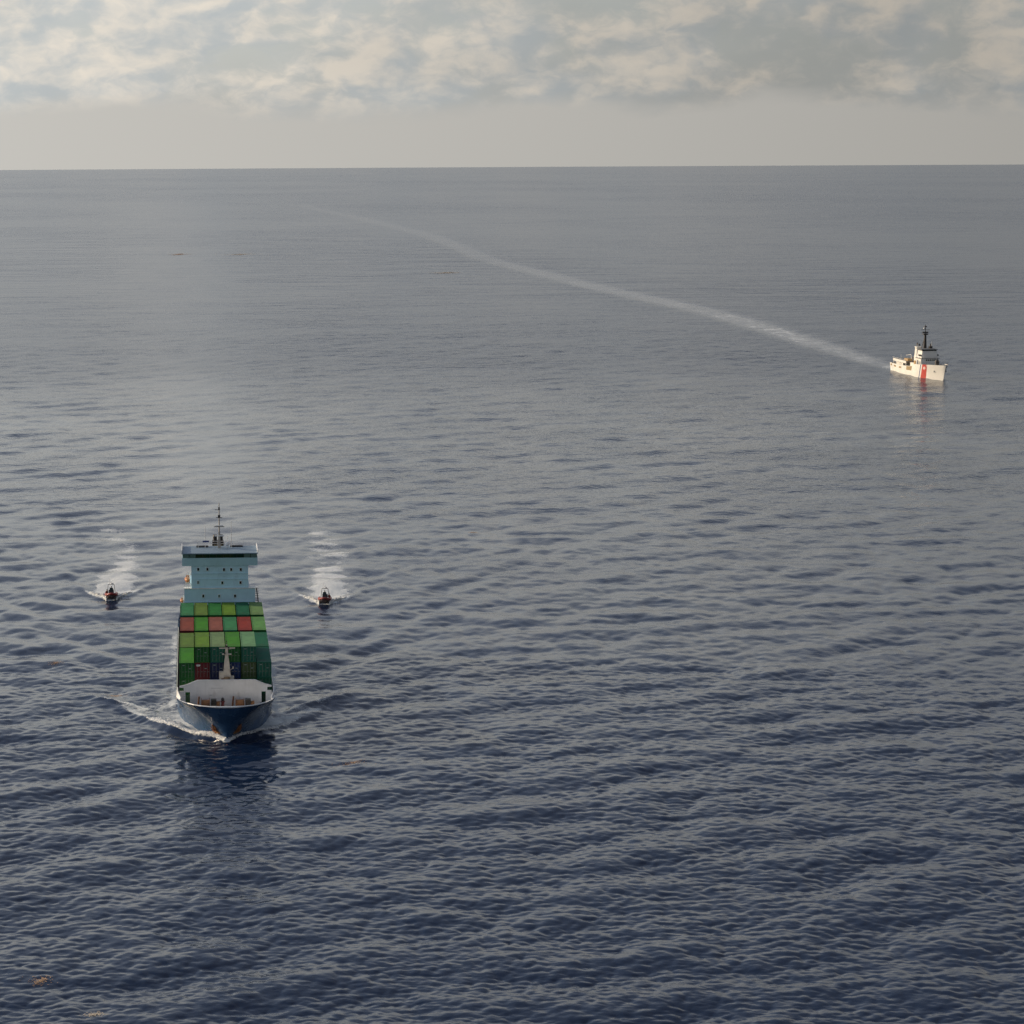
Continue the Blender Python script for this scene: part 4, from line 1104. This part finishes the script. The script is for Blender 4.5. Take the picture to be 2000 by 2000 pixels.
def crew():
    suit = paint('crew_dark_suit', (0.028, 0.026, 0.030), 0.7, 0.2, 3)
    skin = paint('crew_skin', (0.42, 0.25, 0.17), 0.6, 0.1, 5)
    helm = paint('crew_helmet_dark', (0.05, 0.05, 0.055), 0.35, 0.1, 3)
    vest = paint('crew_vest_dark_red', (0.20, 0.03, 0.02), 0.6, 0.15, 3)
    stand = dict(pelvis=(0, 0, 0.92, 0.15), belly=(0, -0.02, 1.10, 0.145), chest=(0, -0.04, 1.33, 0.17), neck=(0, -0.06, 1.50, 0.065), head=(0, -0.08, 1.62, 0.095), crown=(0, -0.08, 1.73, 0.07))
    sit = dict(pelvis=(0, 0, 0.50, 0.16), belly=(0, -0.02, 0.68, 0.15), chest=(0, -0.06, 0.92, 0.17), neck=(0, -0.09, 1.08, 0.065), head=(0, -0.11, 1.20, 0.095), crown=(0, -0.11, 1.31, 0.07))
    for s, k in (('l', -1), ('r', 1)):
        stand.update({'sh_' + s: (k * 0.20, -0.04, 1.40, 0.075), 'el_' + s: (k * 0.27, -0.16, 1.18, 0.055), 'wr_' + s: (k * 0.17, -0.40, 1.20, 0.04), 'ha_' + s: (k * 0.14, -0.49, 1.22, 0.038),
                      'hip_' + s: (k * 0.10, 0, 0.86, 0.11), 'kn_' + s: (k * 0.14, -0.06, 0.47, 0.075), 'an_' + s: (k * 0.15, 0.0, 0.08, 0.05), 'toe_' + s: (k * 0.16, -0.16, 0.03, 0.04)})
        sit.update({'sh_' + s: (k * 0.20, -0.06, 0.99, 0.075), 'el_' + s: (k * 0.27, -0.20, 0.78, 0.055), 'wr_' + s: (k * 0.19, -0.38, 0.70, 0.04), 'ha_' + s: (k * 0.17, -0.46, 0.68, 0.038),
                    'hip_' + s: (k * 0.11, -0.05, 0.48, 0.12), 'kn_' + s: (k * 0.18, -0.42, 0.46, 0.075), 'an_' + s: (k * 0.18, -0.40, 0.08, 0.05), 'toe_' + s: (k * 0.19, -0.56, 0.04, 0.04)})
    return dict(stand=human_mesh('person', stand, suit), sit=human_mesh('person', sit, suit)), helm, skin, vest


def add_person(meshes, helm, skin, vest, pose, M, label):
    o = bpy.data.objects.new('person', meshes[pose]); COL.objects.link(o); o.matrix_world = M
    tag(o, label, 'person', 'crew of the small boats')
    y, z = (-0.08, 1.66) if pose == 'stand' else (-0.11, 1.24)
    if 'helmet' not in CONT:
        mb = MB(); mb.sphere((0, 0.01, 0.04), 0.135, 0.15, 0.13, 12, 8); CONT['helmet'] = mb.mesh('helmet', helm, smooth=True)
        mb = MB(); mb.sphere((0, -0.075, -0.04), 0.075, 0.05, 0.10, 10, 8).sphere((0, -0.128, -0.045), 0.016, 0.02, 0.025, 6, 5).sphere((0.03, -0.118, -0.01), 0.012, 0.01, 0.008, 6, 4).sphere((-0.03, -0.118, -0.01), 0.012, 0.01, 0.008, 6, 4); CONT['face'] = mb.mesh('face', skin, smooth=True)
        mb = MB(); mb.frustum((0, -0.03, -0.60), (0.19, 0.165), (0, -0.03, -0.24), (0.215, 0.19)); CONT['vest'] = mb.mesh('life_vest', vest)
    for nm in ('helmet', 'face', 'vest'):
        p = bpy.data.objects.new({'vest': 'life_vest'}.get(nm, nm), CONT[nm]); COL.objects.link(p); p.parent = o
        p.location = (0, y + (0.04 if nm == 'vest' else 0), z)


def place_boats():
    first = build_boat(); C = crew()
    labs = ['small dark red inflatable boat with crew left of the container ship', 'small red inflatable boat with crew right of the container ship']
    side = ['left', 'right']
    for k, ((x, y), ang) in enumerate(BOATS):
        o = first if k == 0 else copy_tree(first)
        z = float(sea_height([x], [y])[0])
        M = Matrix.Translation((x, y, z + 0.25)) @ Matrix.Rotation(ang, 4, 'Z') @ Matrix.Rotation(math.radians(-4.0), 4, 'X')
        o.matrix_world = M
        tag(o, labs[k], 'inflatable boat', 'small boats escorting the ship')
        who = [('stand', (0.0, 1.0, 0.4), 'person in dark gear steering at the console of the %s-hand inflatable boat'),
               ('sit', (-0.95, -0.6, 0.33), 'person in dark gear sitting on the left collar of the %s-hand inflatable boat'),
               ('sit', (0.0, 2.15, 0.44), 'person in dark gear seated at the stern of the %s-hand inflatable boat')]
        if k == 1: who[1] = ('sit', (0.95, -0.2, 0.33), 'person in dark gear sitting on the right collar of the %s-hand inflatable boat')
        for pose, p, lab in who:
            add_person(*C, pose, M @ Matrix.Translation(p), lab % side[k])


place_boats()


# ------------------------------------------------------------------ floating weed
def sargassum():
    mat = paint('sargassum_brown', (0.52, 0.33, 0.19), 0.75, 0.35, 2.0)
    spots = [((-36.4, 427.5), 1.5, 1.6, 'clump of orange brown seaweed left of the container ship'), ((-24.2, 401.7), 1.8, 1.4, 'faint brown seaweed patch beside the outer foam streak left of the bow'),
             ((14.5, 354.5), 3.0, 1.7, 'brown seaweed raft floating right of the ship bow'), ((-24.3, 257.7), 1.5, 1.5, 'orange brown seaweed patch near the lower left corner'),
             ((-17.6, 247.2), 1.4, 0.9, 'small pinkish brown seaweed patch at the bottom edge on the left'),
             ((-70.5, 2264.2), 10.0, 22.0, 'far off orange seaweed raft at the upper left'), ((-12.9, 2255.6), 17.0, 22.0, 'long pale tan seaweed line far off, right of the orange raft'),
             ((148.4, 1877.3), 14.0, 14.0, 'thin tan seaweed streak far off near the top centre'), ((52.9, 578.0), 1.6, 1.0, 'tiny orange seaweed patch in the open water right of the boats')]
    pale = paint('sargassum_tan', (0.58, 0.49, 0.37), 0.8, 0.3, 2.0)
    for n, ((x, y), rx, ry, lab) in enumerate(spots):
        rg = np.random.default_rng(100 + n); far = y > 1000
        cnt = 420 if far else 240; sz = 0.8 if far else 0.10
        a = rg.random(cnt) * 2 * math.pi; r = np.abs(rg.standard_normal(cnt)) * 0.5
        px = x + rx * r * np.cos(a) * (0.8 + 0.4 * rg.random(cnt)); py = y + ry * r * np.sin(a) + 0.25 * ry * np.sin((px - x) / rx * 3)
        hz = sea_height(px, py) + (0.10 if far else 0.05)
        zc = float(hz.mean()); mb = MB()
        for i in range(cnt):
            t = rg.random() * 6.28; l = sz * (0.6 + rg.random()); w = l * 0.35
            c, s = math.cos(t), math.sin(t); b = Vector((px[i] - x, py[i] - y, hz[i] - zc)); up = l * 0.22 * (rg.random() - 0.3)
            mb.add([b + Vector((-c * l, -s * l, 0.0)), b + Vector((-s * w, c * w, up * 0.6)), b + Vector((c * l, s * l, up)), b + Vector((s * w, -c * w, 0.0))], [(0, 1, 2, 3)])
        o = mb.build('seaweed_patch', pale if n in (6, 7, 4) else mat, fix=False); o.location = (x, y, zc)
        tag(o, lab, 'seaweed', 'floating seaweed')


sargassum()


# ------------------------------------------------------------------ spray thrown up along the bow and round the boats
def spray():
    m = bpy.data.materials.new('sea_foam'); m.use_nodes = True
    T = NT(m.node_tree); b = T.n['Principled BSDF']
    oc = T.node('ShaderNodeTexCoord').outputs['Object']
    T.l.new(T.mix(T.noise(oc, 1.5, 3), (0.68, 0.71, 0.72), (0.86, 0.86, 0.85)), b.inputs['Base Color']); b.inputs['Roughness'].default_value = 0.8
    base = [(1, 0, 0), (-1, 0, 0), (0, 1, 0), (0, -1, 0), (0, 0, 1), (0, 0, -1)]
    faces = [(0, 2, 4), (2, 1, 4), (1, 3, 4), (3, 0, 4), (2, 0, 5), (1, 2, 5), (3, 1, 5), (0, 3, 5)]
    def blobs(name, pts, sizes, lab, loc):
        hz = sea_height([p[0] for p in pts], [p[1] for p in pts]); mb = MB()
        for p, s, h in zip(pts, sizes, hz):
            j = [1 + 0.5 * (random.random() - 0.5) for _ in range(6)]
            mb.add([(p[0] - loc[0] + q[0] * s * 1.5 * k, p[1] - loc[1] + q[1] * s * 1.5 * k, h + p[2] + q[2] * s * 0.7 * k) for q, k in zip(base, j)], faces)
        o = mb.build(name, m, smooth=True, fix=False); o.location = (loc[0], loc[1], 0)
        tag(o, lab, 'foam', kind='stuff')
    c, s = math.cos(CARGO_R), math.sin(CARGO_R)
    pts, sz = [], []
    for i in range(2600):
        u = random.random() ** 1.3 * 17 - 0.6; side = -1 if random.random() < 0.78 else 1
        ridge = float(np.interp(u, [-2, -0.4, 1.0, 3.5, 8.9, 13.7, 20.7], [0, 0.3, 1.3, 4.0, 8.2, 11.2, 15.2]))
        x = side * max(0.1, ridge - abs(random.gauss(0, 0.25 + 0.09 * u)) + 0.2)
        up = abs(random.gauss(0, 0.10)) * math.exp(-max(u, 0) / 9)
        pts.append((CARGO_O.x + x * c - u * s, CARGO_O.y + x * s + u * c, up)); sz.append(random.uniform(0.04, 0.16) * (1 if side < 0 else 0.8))
    blobs('bow_spray', pts, sz, 'white spray tumbling off the bow of the container ship', CARGO_O)
    for k, ((bx, by), ang) in enumerate(BOATS):
        c2, s2 = math.cos(ang), math.sin(ang); pts, sz = [], []
        for i in range(900):
            u = random.uniform(-2.6, 5.0); side = random.choice((-1, 1))
            rid = float(np.interp(u, [-3, 0, 3, 8], [0.9, 2.0, 3.6, 5.8]))
            x = side * max(1.1 if u < 3.8 else 0.2, rid - abs(random.gauss(0, 0.7))); up = abs(random.gauss(0, 0.22)) * (1 if u < 3 else 0.5)
            pts.append((bx + x * c2 - u * s2, by + x * s2 + u * c2, up)); sz.append(random.uniform(0.05, 0.17))
        blobs('boat_spray', pts, sz, 'white spray around the %s-hand inflatable boat' % ('left', 'right')[k], (bx, by))


spray()
